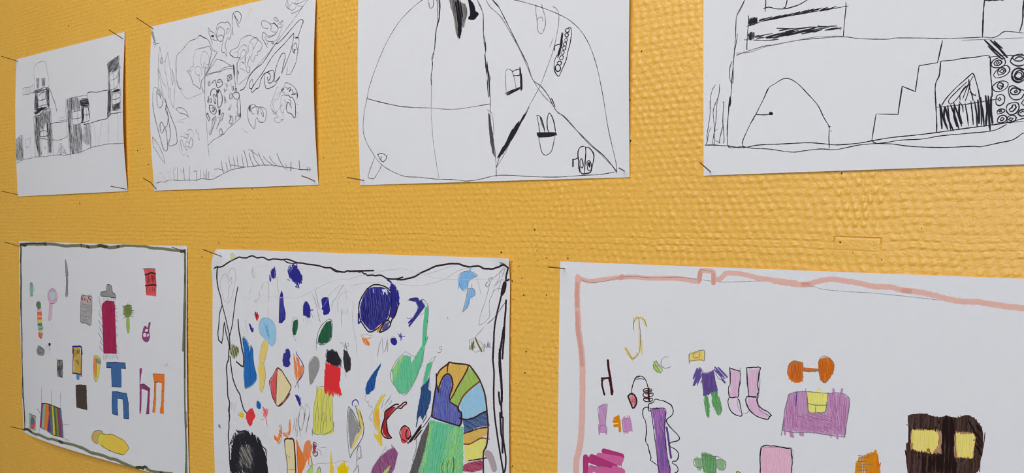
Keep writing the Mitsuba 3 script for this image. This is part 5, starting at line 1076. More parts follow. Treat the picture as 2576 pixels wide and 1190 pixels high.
DRAWN['B2'] = '''
P drawn_border|thick black felt-tip frame line wandering along the top of the sheet
L felt 1.65 67,234 88,220 123,214 166,214 228,197 279,170 358,132 428,106 481,88 534,91 610,93 675,73 729,67 793,86 867,79 919,81 971,101 1013,104 1064,93 1126,93 1217,96 1287,89 1366,100 1444,121 1540,125 1617,134 1692,137 1804,147 1887,162 1969,162 2023,179 2085,196 2165,200 2209,185 2270,188 2353,183
L felt 1.19 1247,100 1286,119 1345,131 1414,132 1463,123
L felt 1.19 1969,164 2014,192 2067,202 2112,195
L felt 1.72 131,204 108,275 92,351 100,446
L felt 1.65 2232,190 2287,185 2378,179 2467,174 2573,169
L felt 1.52 2369,193 2405,185 2449,210 2467,206 2484,222 2555,216 2598,221 2650,212 2693,220 2744,241 2804,245 2871,241 2954,221
L felt 1.65 2883,248 2954,245 3020,230 3102,210 3182,169 3262,138 3356,100 3456,81 3540,69 3630,68 3682,81 3741,90 3806,85 3850,81 3886,88 3900,100 3957,101 4007,102 4049,89 4093,75 4135,53
l felt 1.72 4102,67 4145,57 4190,84 4157,161 4156,200 4130,264 4112,328
f felt 4129,217 4161,212 4158,271 4140,319 4112,345 4100,329 4111,273
l felt 1.58 4156,204 4195,187
L felt 1.58 4112,328 4090,408 4067,489 4044,593 4033,682 4028,809 4022,921
L felt 1.72 4160,380 4157,475 4147,578 4145,672 4139,751 4125,910
L felt 1.75 4138,625 4122,721 4113,801 4094,858 4094,914
l penl .5 4160,388 4081,488 4034,547 3958,608
L felt 1.58 4032,730 4021,919 4034,1042 4031,1210 4034,1356 4046,1479 4065,1591 4089,1723 4114,1844 4138,1955
L felt 1.85 4122,722 4102,848 4102,931 4115,1085 4122,1208 4122,1301
L felt 1.75 4096,828 4094,984 4109,1096 4119,1219 4116,1344 4122,1447
L felt 1.72 4087,1223 4099,1315 4116,1344
L felt 1.85 4103,1408 4109,1532 4115,1604 4127,1654 4127,1769
L felt 1.45 4134,1445 4134,1601 4146,1703 4164,1814 4154,1920 4132,1956
P drawn_long_arms|black felt-tip branching line like a long-armed figure at the left edge
L felt 1.72 128,206 90,334 102,459 153,581 172,653
L felt 1.45 172,653 242,825 281,946 312,1021
l felt 1.45 312,1021 359,889 390,722 422,556 461,437
L felt 1.52 175,679 133,770 117,906 101,1012 112,1090
l felt 1.58 112,1090 168,1127
L felt 1.45 168,1127 195,1025 203,931 219,873
L felt 1.52 219,873 250,1000 280,1070 303,1151
L felt 1.52 304,1017 311,1099 314,1150 303,1192
L felt 1.45 459,820 474,942 503,1062 528,1172
L felt 1.52 314,1102 310,1144 295,1213 288,1305 262,1358 249,1426 260,1526 264,1635 269,1743 298,1824 290,1909 292,2001
L felt 1.39 317,1269 331,1368 348,1466 372,1547 426,1641 481,1701 504,1772 528,1827 551,1874 600,1908
L felt 1.52 489,988 513,1093 536,1182 556,1254 553,1345
l felt 1.58 553,1345 546,1370 504,1358 430,1324
L felt 1.39 279,1764 300,1830 281,1916 297,1983 283,2068 282,2137 268,2200 272,2284 280,2413 282,2527 296,2640
P drawn_pencil_heart|faint pencil heart-shaped leaf beside the frame
L pencil 0.38 282,636 203,599 172,507 140,436 165,362 234,292 276,311 294,377 298,470 290,543 274,600
L pencil 0.38 282,641 344,571 392,455 424,331 412,249 369,218 316,263 304,325 324,376 357,323 346,406 299,455
P drawn_pencil_traces|faint pencil guide curves and ghost figures across the sheet
l pencil 0.38 733,168 699,259 736,318 766,307 730,218 714,259 751,312
l pencil 0.38 831,464 841,533 785,591
L pencil 0.38 748,583 778,572 770,597 756,588 785,606
l pencill 0.38 961,645 996,777
l pencill 0.30 573,812 603,830 585,846 573,812 635,974
L pencilf 0.30 760,207 894,171 1011,174 1069,191
L pencilf 0.30 461,442 515,378 608,308
L pencilf 0.30 651,523 682,451
L pencilf 0.30 560,538 636,570 696,541 889,516 1035,522 1206,523 1339,506
L pencilf 0.30 861,452 891,381 950,354 993,377 988,584
L pencilf 0.30 1132,292 1137,399 1157,477
L pencilf 0.30 1081,528 1244,515 1392,515 1513,495 1633,447 1763,390 1856,348 1948,320 2038,287 2149,276 2291,262
L pencill 0.34 1692,460 1737,541 1782,697 1804,753
L pencill 0.34 1728,404 1761,507 1794,621
L pencilf 0.30 1922,473 1991,412 2070,359 2159,330 2214,336 2295,336
L pencill 0.30 2159,330 2103,390 2035,483 1989,526 1977,584
l pencilf 0.30 2170,338 2185,418 2195,482
L pencilf 0.30 2067,619 2062,514 2113,438 2213,392 2245,407
l pencill 0.30 2117,584 2115,771
l pencilf 0.30 2139,590 2127,664
l pencilf 0.30 2166,613 2193,643 2205,570 2215,630
L pencilf 0.30 2240,269 2359,234 2581,192 2737,160 2931,137 3021,146 3198,181 3417,213 3645,212 3937,196 4079,194 4198,218
L pencilf 0.30 2239,340 2492,295 2854,289 3101,296 3300,268 3479,210 3585,151 3682,111 3778,110 3829,172 3866,272 3881,337
L pencilf 0.30 3206,184 3340,154 3570,81
L pencilf 0.30 2286,496 2274,687 2293,803 2322,911 2330,1057
l pencill 0.34 2614,1047 2639,926 2682,843 2690,1000 2723,968 2751,852 2749,987
P drawn_blue_stroke|short violet-blue marker scribble under the frame line
H navy 1.6 1.3 82 1001,337 1025,227 1061,211 1090,195 1107,283 1088,308 1052,310 1030,345
P drawn_blue_patch|violet-blue scribbled patch touching the frame line
H navy 1.7 1.25 65 1293,216 1318,190 1387,149 1435,160 1494,209 1535,275 1510,344 1491,382 1424,407 1437,355 1346,308 1304,250
F navy 1329,249 1385,196 1458,210 1517,271 1504,327 1455,346 1371,307
l navy 1.3 1454,138 1455,177
l navy 1.3 1387,149 1459,168
l navy 1 1291,319 1316,316 1334,328
l pencill 0.30 1489,175 1512,208 1549,182
P drawn_blue_spike|tall violet-blue marker spike
F navy 1202,439 1226,481 1237,597 1267,698 1260,759 1203,810 1153,810 1162,619 1169,514
H navyl .45 2 88 1176,531 1229,528 1248,751 1166,800
P drawn_blue_beetle|small violet-blue oval with thin pencil legs
f navy 1542,620 1554,577 1584,542 1620,557 1649,605 1654,647 1647,714 1618,716 1570,699 1544,696
L pencil 0.38 1536,621 1554,561 1584,538 1620,557 1654,613 1659,688 1629,724 1570,711
l navy 1.2 1619,632 1660,634 1701,627
l pencill 0.38 1546,721 1546,772
l pencill 0.38 1582,727 1599,819
l pencill 0.38 1618,725 1626,800
l pencill 0.38 1653,731 1670,801
l pencill 0.38 1666,663 1698,719
P drawn_blue_block|upright violet-blue marker block
F navy 1821,511 1848,485 1888,479 1928,481 1938,538 1952,619 1926,658 1863,674 1846,659 1852,625 1823,611 1835,585
l navyl 1.2 1922,489 1852,584
P drawn_dark_leaf|dark green drawn leaf with a long stem
M pine 82 1780,905 1827,826 1896,746 1965,725 1977,798 1968,897 1917,959 1825,988 1762,973
L ink .6 1743,1058 1744,974 1768,872 1815,794 1873,748 1936,710 1970,720 1987,772 1980,847 1963,922 1917,959 1848,994 1790,995 1750,974
P drawn_small_dark_leaf|small dark green drawn leaf with a hanging thread
M pine 85 1389,775 1419,756 1456,753 1455,838 1424,922 1385,929 1369,871
L pencil 0.38 1375,887 1364,828 1377,750 1414,727 1450,733 1464,795 1449,864 1405,936 1381,921
L pencil 0.38 1381,930 1405,957 1429,994
P drawn_balloon|pale blue drawn balloon on a yellow forked string
Y skyblu 75 819,884 835,823 901,771 989,772 1060,807 1103,872 1104,971 1079,1052 1029,1076 957,1033 885,989 834,943
H sky2 .6 .9 72 915,837 959,844 1001,989 965,982
L pencil 0.38 819,884 835,823 901,771 989,772 1060,807 1103,872 1104,971 1079,1052 1029,1076 957,1033 885,989 834,943 819,884
K ylow 80 916,1026 975,1037 950,1159 908,1284 831,1268 850,1136 881,1061
K ylow 80 831,1272 908,1292 922,1404 911,1518 862,1637 815,1610 828,1487 794,1369
L pencil 0.38 916,1026 868,1078 844,1169 825,1264 896,1289 938,1217 968,1109 975,1041
L pencil 0.30 896,1289 924,1403 911,1518 862,1637
P drawn_red_spot|small red scribbled spot
H dred 1.6 1.1 78 739,740 762,713 806,725 821,754 798,811 776,797
P drawn_blue_comma|little violet comma-shaped scribble
H navy 1.3 1.1 60 648,862 678,855 693,894 730,906 722,947 685,935
L pencil 0.38 708,888 735,911 715,953 693,945
P drawn_lime_spot|small lime green scribble above the frame line
H limel 1.2 1.3 78 346,57 387,51 416,76 401,107 359,123
L pencil 0.30 346,41 387,45 418,81 401,112
P drawn_olive_tuft|olive green scribbled tuft on the left arm
H olivgd 1.3 1.3 68 314,1144 383,1130 469,1155 462,1214 406,1285 356,1273 326,1218
L pencil 0.30 401,1136 463,1151 469,1205 443,1240
P drawn_blue_robe|tall bright blue drawn robe
M cobalt 86 538,1033 568,1023 617,1068 652,1138 657,1236 683,1103 713,1157 718,1238 746,1366 775,1444 769,1494 708,1558 659,1588 574,1615 557,1476 572,1253
L ink .5 538,1033 562,1007 593,1029 629,1067 653,1122 646,1155 616,1150
L ink .5 574,1615 557,1510 552,1428 572,1310 561,1180 538,1042
L ink .5 568,1620 647,1602 708,1566 769,1502 779,1444 746,1366 724,1254 713,1149 687,1103 671,1137 657,1318
l ink .4 657,1302 678,1545
P drawn_diamond|red and cream drawn diamond in a dark brown outline
K redm 75 1134,1317 1151,1339 1122,1381 1115,1494 1095,1736 1038,1655 999,1499
K cream 75 1163,1337 1247,1399 1329,1461 1329,1500 1245,1645 1106,1750 1115,1494 1128,1381
K cream 75 1138,1329 1206,1370 1284,1432 1345,1503 1305,1571 1236,1667 1133,1752
L dkbrn 1.06 1140,1316 1111,1335 1046,1422 991,1492 1010,1562 1038,1655 1083,1721 1106,1746
L dkbrn 0.86 1122,1381 1109,1494 1100,1743
L dkbrn 1.12 1138,1321 1195,1347 1251,1404 1307,1461 1342,1504 1322,1561 1259,1648 1190,1712 1133,1756
L redbr 1.06 1106,1750 1152,1752 1244,1684 1328,1587
P drawn_pear|small red scribbled shape dropping from the left arm
M redm 70 600,1908 649,1852 698,1837 721,1875 751,1920 701,1985 689,2028 652,2058 616,2022 580,1961
P drawn_bright_drop|little bright blue drawn drop
f cobalt 771,1779 783,1744 813,1745 842,1777 836,1819 806,1831 776,1811
L pencil 0.38 759,1780 783,1743 813,1745 848,1777 838,1818 812,1832 776,1815 759,1780
P drawn_yellow_drop|little yellow drawn drop in a pencil outline
f goldy 451,1958 495,1915 538,1929 541,1954 507,1969
L pencil 0.38 442,1959 483,1916 520,1903 544,1933 537,1959 506,1971
P drawn_pencil_letters|faint pencil letter-like marks
L pencill 0.45 335,1869 367,1848 348,1826 329,1845 334,1895 365,1903
L pencill 0.45 417,1792 390,1895 377,1948
P drawn_red_dart|small red scribbled dart pointing down
H redm 1.2 1.3 70 879,1798 906,1817 964,1816 953,1876 936,1900 909,1926 873,1873
l redm 1.2 879,1795 906,1817
l redm 1.1 923,1909 951,2004
L pencil 0.38 834,1933 861,1940 850,1953 882,1945 904,1945
L pencilf 0.30 812,1969 838,2032 938,2156
P drawn_black_ball|big black scribbled ball at the lower left
H ink 2.0 1.5 68 282,2527 319,2444 328,2328 370,2238 451,2157 563,2133 673,2146 760,2162 835,2224 877,2313 929,2378 944,2448 948,2528 947,2565 300,2685
H ink 2.0 1.6 112 312,2667 327,2336 404,2218 540,2140 673,2146 738,2180 627,2228 493,2287 445,2393 420,2503 393,2653
H ink 1.9 1.4 75 716,2184 835,2224 929,2378 942,2551 686,2599 722,2450 757,2333
H grey1 1.5 2 60 480,2342 648,2277 690,2381 665,2535 453,2543
H grey3 1.2 3 50 458,2330 714,2273 708,2587 439,2636
l ink 1 377,2180 288,2335 381,2244
L ink 1.4 412,2137 451,2154 541,2125 596,2124
l ink 1.2 803,2170 829,2240 920,2284 929,2355
P drawn_violet_speck|tiny violet speck at the left margin
H navy 1.2 1 65 87,2120 116,2112 130,2144 111,2159
P drawn_orange_zigzag|orange scribbled zigzag above a cream post
H orange 1.7 1.2 70 1067,2098 1096,2111 1124,2123 1146,2063 1154,2027 1183,2006 1187,2045 1153,2141 1128,2174 1107,2160 1070,2143
H orange 1.6 1.5 15 1195,2049 1236,2043 1284,2053 1301,2027 1308,2054 1284,2087 1239,2094
l orange 1.6 1327,1883 1310,1930 1309,1981 1305,2032
l orange 1.6 1330,1922 1329,1995 1308,2054
L pencil 0.38 1187,2022 1178,2126 1140,2181 1120,2175
L pencil 0.38 1188,1994 1163,1992 1151,1976 1168,1963 1188,1982 1183,2006
l pencil 0.38 1224,2039 1268,2047 1309,2015
P drawn_post|cream drawn post in a thick dark outline
K cream 88 1247,2126 1364,2102 1387,2194 1394,2305 1400,2473 1275,2496 1257,2329 1242,2218
L dkbrn 1.58 1231,2140 1239,2116 1284,2098 1332,2096
L dkbrn 0.92 1233,2140 1238,2207 1257,2306 1272,2383 1275,2496
L dkbrn 1.98 1332,2090 1364,2091 1384,2116 1391,2182 1398,2248 1405,2331 1408,2471
L pencil 0.38 1281,2279 1277,2303 1305,2309 1322,2289
L pencil 0.38 1279,2455 1344,2438 1400,2422
P drawn_orange_teeth|two orange scribbled tooth shapes
M orange 85 1416,2088 1436,2096 1459,2148 1498,2198 1544,2251 1575,2307 1543,2379 1495,2455 1439,2465 1433,2298 1431,2186
L redor .8 1435,2152 1430,2243 1437,2354 1444,2459
Y orange 80 1529,2203 1537,2158 1562,2098 1597,2070 1632,2067 1647,2084 1650,2150 1642,2223 1614,2250 1583,2300 1552,2277 1525,2238
l orange 1.5 1614,2244 1614,2328
l orange 1.5 1642,2240 1664,2313
P drawn_red_scroll|small red drawn scroll with curled black ends
K dred 80 1685,2100 1724,2088 1727,2137 1707,2195 1684,2199 1677,2145
L ink .8 1677,2140 1685,2100 1701,2086
L ink .8 1678,2090 1693,2074 1724,2077 1739,2094 1731,2117 1712,2118
L ink .8 1666,2103 1662,2159 1677,2195 1699,2221 1726,2220 1753,2199 1750,2172 1731,2164 1711,2184 1723,2190 1742,2179
L pencil 0.38 1746,2134 1784,2149 1806,2173 1791,2195
L pencil 0.38 1796,2120 1822,2108 1886,2105
P drawn_scissor_loops|two thin pencil-drawn pointed loops
L pencil 0.45 1521,1700 1482,1759 1459,1833 1469,1878
L pencil 0.45 1521,1700 1547,1758 1552,1819 1541,1868
L pencil 0.45 1581,1664 1564,1740 1558,1803 1541,1868
L pencil 0.45 1581,1664 1613,1695 1632,1762 1612,1857
L pencil 0.45 1479,1788 1462,1846 1461,1913 1477,1961 1492,1976 1512,1950 1532,1892 1553,1833 1565,1776
l pencil 0.45 1549,1778 1541,1846 1548,1867
l pencil 0.52 1631,1767 1599,1871 1578,1985
l pencill 0.34 1387,1846 1402,1911 1417,2038 1432,2063 1437,2006 1423,1846
l pencill 0.34 1431,1845 1454,1903 1469,1957 1499,2047
l pencill 0.34 1390,1896 1365,2017
P drawn_red_house|red scribbled block under a black scribbled roof
M redm 85 1884,1188 1987,1208 2100,1218 2094,1346 2073,1378 2088,1443 2123,1510 2057,1492 1995,1485 1944,1499 1860,1494 1856,1388 1872,1280
H redm 1.5 1.1 85 1873,1182 2100,1218 2078,1377 2108,1501 1860,1517
M ink 75 1911,1057 1958,1045 2019,1051 2070,1079 2105,1143 2090,1186 2008,1198 1894,1172
H ink 1.2 1.2 60 1895,1051 1978,1036 2060,1066 2115,1142 2090,1197 2018,1204 1884,1166
L pencil 0.38 2028,1203 2130,1211
P drawn_black_bug|black scribbled oval with curly feelers
M ink 80 2147,1020 2197,1030 2231,1086 2251,1158 2240,1218 2180,1261 2155,1220 2139,1117
l ink .6 2157,1019 2168,937 2187,1001 2197,1030
L pencil 0.45 2132,992 2142,961 2122,944 2092,962
L pencil 0.45 2187,987 2217,973 2213,944 2197,956
l pencill 0.30 2160,1264 2180,1302
P drawn_grey_petal|grey drawn petal with a pencil edge
Y graymk 80 1628,1230 1661,1181 1705,1138 1747,1142 1784,1184 1778,1260 1724,1358 1681,1424 1648,1444 1633,1368
L pencil 0.38 1642,1467 1627,1338 1626,1231 1661,1165 1710,1132 1758,1144 1789,1191 1783,1252 1735,1342 1659,1435
P drawn_violet_lump|violet-blue scribbled lump beside the cream diamond
M navy 75 1213,1219 1225,1154 1259,1135 1265,1099 1305,1087 1333,1120 1334,1175 1320,1208 1337,1253 1308,1291 1263,1300 1218,1281
L pencil 0.30 1225,1154 1265,1095 1305,1084 1333,1120
P drawn_orange_feather|orange drawn feather with a violet outline
K orange 78 1383,1123 1410,1183 1442,1297 1446,1421 1419,1416 1392,1271
K orange 75 1435,1157 1465,1177 1487,1261 1536,1248 1530,1334 1496,1400 1457,1420 1453,1303
L navy 1 1427,1107 1444,1141 1487,1183 1525,1226 1547,1270 1535,1341 1491,1400 1457,1431 1451,1459 1462,1513
l pencil 0.38 1427,1166 1452,1389
l orange .8 1446,1429 1407,1511
P drawn_violet_tick|small violet-blue scribbled tick
H navy 1.5 1.2 65 1406,1598 1445,1589 1494,1618 1504,1671 1482,1705
P drawn_yellow_skirt|yellow-green drawn block with vertical pencil folds
K yellg 86 1750,1462 1860,1464 1944,1484 1974,1518 1978,1660 1987,1908 1961,1942 1856,1970 1729,1978 1684,1962 1694,1699 1733,1541
L pencil 0.45 1686,1954 1688,1815 1697,1691 1722,1603 1744,1524 1742,1448
L pencil 0.45 1755,1461 1840,1447 1902,1459 1964,1489 1974,1548 1978,1660 1982,1803 1990,1915
L pencil 0.38 1760,1476 1754,1599 1778,1833
L pencil 0.38 1818,1477 1822,1605 1805,1829
L pencil 0.38 1865,1516 1838,1641 1821,1827
L pencil 0.38 1933,1500 1901,1580 1890,1672 1857,1821
L pencil 0.38 1933,1500 1922,1592 1951,1807
L pencil 0.38 1753,1653 1709,1843
L pencil 0.38 1837,1718 1889,1817
L pencil 0.60 1664,1955 1694,1972 1732,1983 1793,1968 1861,1960 1921,1931 1966,1903 1988,1862 1989,1813 1978,1809
l pencil 0.38 1727,1753 1725,1956
l pencil 0.38 1772,1747 1752,1958
l pencil 0.38 1825,1739 1802,1874 1793,1957
l pencil 0.38 1855,1800 1824,1952
l pencil 0.38 1893,1757 1892,1887
l pencil 0.38 1938,1724 1959,1801
l pencil 0.45 1675,1925 1671,2003
P drawn_arrowhead|grey drawn arrowhead with yellow edges
Y graymk 82 2203,1773 2214,1658 2238,1634 2284,1697 2350,1793 2373,1846 2316,1896 2263,2018 2235,2051 2216,1969
K ylow 75 2327,1600 2365,1623 2397,1716 2419,1776 2396,1863 2339,1942 2282,2029 2249,2069 2254,2019 2321,1910 2382,1830 2359,1750
L ink .6 2209,1613 2194,1725 2188,1846 2202,2007 2215,2089 2229,2151
L ink .6 2209,1613 2256,1645 2313,1714 2350,1772 2387,1829
l ink .6 2304,1589 2341,1675 2382,1823
L ink .6 2229,2151 2272,2080 2348,1990 2405,1903 2424,1810 2406,1729 2369,1636
L navy .9 2266,1595 2266,1559 2304,1528 2337,1536 2356,1575
l ink .6 2309,1589 2337,1595
P drawn_pencil_flag|small pencil-drawn flag on a line
l ink .6 2319,2226 2329,2063 2343,2018 2367,2001 2381,2012 2385,2124 2366,2134 2329,2119
l ink .6 2324,2162 2366,2130
l ink .6 2342,2208 2276,2298
l ink .6 2342,2208 2346,2292
P drawn_banana|curved yellow and orange drawn fruit with an arrow tail
K goldy 80 2662,1452 2716,1411 2729,1416 2689,1469 2635,1545 2626,1614 2643,1715 2647,1790 2661,1801 2669,1841 2678,1956 2651,1954 2561,1865 2561,1837 2624,1855 2629,1820 2580,1772 2557,1721 2558,1631 2599,1536
K orangy 85 2581,1607 2630,1586 2643,1722 2616,1781 2571,1725
L pencil 0.30 2681,1415 2622,1498 2572,1588 2553,1652 2557,1741 2589,1792 2625,1834
P drawn_grey_hatching|light pencil scribble beside the banana
H pencil .5 2.2 118 2671,1519 2743,1448 2813,1419 2795,1496 2715,1575 2662,1602
P drawn_pencil_curl|fine pencil curls beside the arrowhead
L pencil 0.38 2435,1481 2463,1457 2449,1486 2440,1509 2467,1533 2490,1516 2485,1551 2526,1583 2545,1564 2526,1552
L pencil 0.38 2553,1604 2517,1664 2498,1674 2516,1720 2535,1717 2507,1679
P drawn_red_crescent|red drawn crescent in a thick dark outline
M dred 70 2724,1594 2813,1534 2856,1528 2777,1613 2733,1667 2741,1734 2758,1800 2793,1842 2740,1857 2687,1824 2674,1772 2697,1686
L dkfelt 1.45 2891,1496 2848,1506 2786,1544 2715,1598 2706,1664 2679,1730 2665,1800 2687,1845 2740,1864 2798,1851
L dkfelt 1.32 2798,1848 2750,1808 2732,1749 2733,1681 2777,1627 2830,1572 2874,1536 2926,1533 2951,1508 2994,1476 2994,1462 2960,1470 2917,1506 2882,1521
f dred 2926,1518 2977,1478 2986,1483 2943,1516
P drawn_red_lollipop|red drawn round sweet on a dark scribbled stick
Y redm 80 2925,1733 2968,1713 3019,1732 3031,1797 3001,1855 2941,1872 2920,1822
L dkfelt 1.19 2916,1816 2907,1777 2933,1725 2976,1702 3027,1724 3044,1768 3027,1811 2993,1823 2985,1778 3002,1735
L dkfelt 0.92 2916,1816 2933,1840 3001,1862 3010,1881
L redm 1 2924,1834 2933,1867 2967,1874
H dkfelt 1.4 1.5 -50 3006,1868 3027,1811 3095,1760 3154,1685 3179,1655 3179,1721 3103,1819
P drawn_purple_leaf|magenta drawn leaf with a pale green centre
K magent 66 2513,2261 2568,2161 2641,2072 2740,1993 2819,1946 2876,1984 2862,2054 2845,2125 2800,2214
L pencil 0.30 2623,2110 2704,1979 2727,1948 2722,1996 2802,1949
l magent .7 2793,1923 2846,1955 2880,1997 2863,2040
l magent .7 2797,1923 2811,1954
K limel 60 2676,2231 2774,2137 2792,2121 2756,2188 2739,2219
P drawn_stump|yellow drawn stumps at the lower edge
K goldy 88 1933,2292 1949,2133 1960,2131 1974,2274 1992,2287 1988,2364 1932,2374
H goldy 1.8 1.4 88 2043,2299 2095,2258 2095,2236 2160,2219 2160,2246 2210,2258 2196,2325 2065,2349
F goldy 2066,2285 2102,2246 2146,2238 2196,2266 2196,2325 2065,2349
K limel 85 1675,2322 1678,2421 1581,2439
K limel 85 1782,2336 1801,2398 1728,2412 1752,2363
L pencil 0.45 1668,2324 1621,2376 1581,2433
L pencil 0.45 1732,2405 1752,2358 1782,2330 1801,2393
L pencill 0.38 1559,2365 1652,2332 1775,2293 1926,2261 2015,2243 2088,2208 2204,2201
P drawn_blue_egg|big violet-blue drawn egg in a dark outline
M navy 82 2383,621 2384,541 2424,444 2492,361 2569,336 2672,331 2746,348 2801,395 2800,494 2771,595 2734,668 2640,718 2574,774 2516,785 2450,733 2397,686
H navyd .6 1.6 84 2404,503 2530,395 2773,411 2772,566 2555,753 2431,705
H navyl .45 3 84 2433,444 2559,351 2774,354 2772,566 2641,632 2526,756
H navy 1.8 1.3 84 2792,332 2829,295 2883,356 2905,432 2891,517 2845,604 2799,650 2781,594 2809,493 2815,394
L navy 1.8 2756,256 2784,269 2834,316
l navy 1.6 2788,329 2801,381
l navy 1.6 2358,623 2357,725 2382,709
L paper 1.8 2690,362 2737,360 2746,398
l paper 1.4 2699,401 2701,372 2727,378
l paper 1.2 2573,393 2568,357
L dkfelt 1.25 2478,365 2540,326 2588,312 2663,313 2737,331 2792,367 2810,402 2804,494 2790,579 2762,652 2697,693 2621,755 2535,798 2488,795 2430,741 2382,680 2364,593 2369,527 2394,468 2434,415 2483,358
L dkfelt 1.25 2905,481 2882,531 2854,603 2808,656 2780,722 2733,761 2649,796
L dkfelt 1.25 2644,793 2678,737 2715,684 2762,666 2785,686
K navy 60 2677,765 2715,698 2771,680 2761,737 2715,769
l orange 1.6 2649,746 2616,792
l orange 1.4 2664,731 2640,761
P drawn_orange_scribble|small orange scribble left of the pencil wave
H orange 1.3 1.3 68 2395,853 2429,865 2468,884 2515,930 2496,946 2438,937 2400,889
l orange .9 2419,895 2535,856
L pencil 0.30 2400,846 2458,834 2564,839
P drawn_violet_dot|violet-blue dot with a small cross beside it
f navy 2788,859 2816,836 2852,836 2875,866 2866,898 2834,910 2802,893
L pencil 0.38 2788,856 2807,829 2843,826 2866,849
l navy 1.2 2889,791 2939,825
l navy 1.2 2925,781 2925,851
l navy 1.2 2903,818 2930,808
l navy 1.2 2943,811 2975,808
P drawn_blue_hook|violet-blue marker hook
M navy 60 3026,446 3061,423 3140,415 3158,445 3184,429 3231,495 3192,539 3131,605 3069,672 3029,713 3024,696 3078,616 3149,514 3123,454 3070,453
l navy 1.6 3025,668 3069,630
L ink .5 3012,453 3053,427 3140,415 3158,438
L pencil 0.38 3118,454 3140,501 3131,543
L pencil 0.38 2998,621 3034,626 3078,609
P drawn_green_pond|large sea-green drawn drop with a long neck
M sea 92 3227,509 3266,486 3261,616 3243,727 3230,824 3208,915 3182,1007 3094,1016 3191,882 3200,730 3218,592
L ink .5 3184,436 3201,425 3236,444 3270,493 3265,602 3239,796 3203,991
L pencil 0.30 3227,550 3166,589
l sea 1.8 3260,794 3217,880
K sea 85 2877,1076 2954,1002 3047,1000 3047,1081 3103,1002 3149,940 3213,919 3204,1028 3167,1104 3121,1203 3065,1283 2990,1373 2895,1385 2819,1283 2810,1172
H limel .5 1.2 100 2820,1149 2858,1086 2954,995 2935,1063 2838,1266 2805,1255
L pencil 0.38 2987,955 2878,1047 2820,1127 2786,1205 2790,1249 2819,1298 2886,1356 2961,1398 3027,1346 3083,1266 3130,1173 3167,1082 3204,977 3218,919
l pencil 0.30 2987,959 3121,1011 3168,923
P drawn_blue_tail|bright blue drawn tail-shaped stroke
M cobaltd 65 2664,1106 2654,1145 2624,1193 2594,1264 2569,1388 2524,1416 2488,1451 2453,1448 2448,1403 2474,1324 2545,1232
P drawn_green_knife|narrow sea-green stroke above a dark blue scribble
M sea 75 3317,1020 3303,1075 3267,1172 3239,1247 3203,1273 3212,1207 3240,1103 3249,1059
L pencil 0.30 3357,966 3312,995 3276,1042 3240,1096 3212,1193 3194,1282
L pencil 0.38 3357,966 3321,1037 3294,1112 3280,1199 3289,1299
M dkblu 82 3185,1283 3239,1240 3280,1181 3266,1301 3302,1318 3293,1406 3248,1520 3193,1614 3175,1566 3119,1618 3138,1506 3166,1386
l dkblu 1.2 3142,1578 3114,1692
L ink .6 3270,1470 3234,1536 3238,1579 3193,1643
P drawn_rainbow_boot|large drawn boot shape made of rainbow coloured fields
K purpb 82 3342,1354 3366,1244 3391,1309 3427,1227 3463,1150 3517,1120 3558,1172 3558,1259 3522,1359 3546,1404 3623,1417 3664,1473 3657,1579 3616,1605 3522,1600 3317,1562
K mustary 78 3367,1185 3403,1104 3505,1035 3570,1013 3734,1019 3734,1048 3676,1139 3605,1253 3534,1358 3558,1239 3558,1163 3517,1115 3463,1140 3415,1218 3391,1299
K lime 65 3745,1046 3803,1049 3860,1127 3860,1159 3757,1243 3664,1340 3629,1407 3546,1394 3534,1362 3617,1251 3687,1148
K skyblu 75 3860,1169 3917,1222 3945,1330 3945,1404 3860,1454 3779,1504 3687,1518 3640,1410 3687,1328 3780,1240
K dkblu 15 3675,1538 3802,1500 3950,1422 3956,1496 3984,1542 3871,1574 3692,1659 3692,1593
K mustary 10 3692,1664 3802,1618 3950,1571 3967,1624 3870,1678 3756,1753 3692,1769
K yellw2 80 3698,1768 3802,1736 3893,1683 3950,1674 3932,1751 3915,1839 3801,1897 3703,1934
K crims 5 3691,1960 3755,1929 3892,1880 3909,1924 3892,1974 3800,2011 3673,2025
L dkbrn 1.45 3373,1156 3415,1093 3499,1030 3523,1009 3582,1012 3734,1010 3780,1033 3860,1117 3883,1152
L dkbrn 1.45 3883,1152 3922,1231 3945,1321 3956,1412
L dkbrn 1.25 3523,1009 3505,1044 3499,1103
L dkbrn 1.25 3745,1013 3734,1048 3687,1129 3617,1232 3570,1315 3534,1362
L brown 1.32 3871,1153 3780,1221 3687,1309 3640,1391 3629,1416
L dkfelt 1.45 3367,1137 3366,1234 3342,1354 3317,1494 3311,1563
l dkfelt 1.32 3366,1234 3397,1308
L dkbrn 1.45 3391,1309 3403,1249 3451,1156 3505,1121 3547,1145 3564,1210 3552,1269 3522,1340 3534,1386 3605,1415 3629,1421
L dkfelt 1.58 3623,1422 3634,1459 3664,1473 3663,1559 3640,1601
L dkfelt 1.25 3311,1563 3402,1579 3522,1590 3640,1601
L dkfelt 1.32 3640,1525 3722,1527 3814,1494 3882,1451 3956,1412
L dkfelt 1.25 3956,1412 3967,1513 3967,1624 3949,1739 3915,1811 3914,1998
L dkbrn 1.12 3692,1664 3779,1627 3871,1588 3972,1558
L redbr 0.99 3692,1764 3756,1753 3825,1713 3893,1674 3983,1668
L dkfelt 0.92 3743,1912 3870,1875 3983,1836
f stain3 3921,1809 3960,1774 4016,1802 4060,1914 4049,1954 4015,1960 3971,1866
P drawn_green_trunk|broad sea-green drawn trunk with a dark grey side
K sea 98 3292,1595 3402,1599 3616,1609 3687,1603 3679,2043 3141,2144 3217,1922 3255,1739
H limel .5 1.2 98 3280,1636 3329,1629 3254,1936 3191,2135 3153,2142 3229,1900
H limel .5 1.5 100 3522,1619 3687,1613 3679,2043 3400,2096
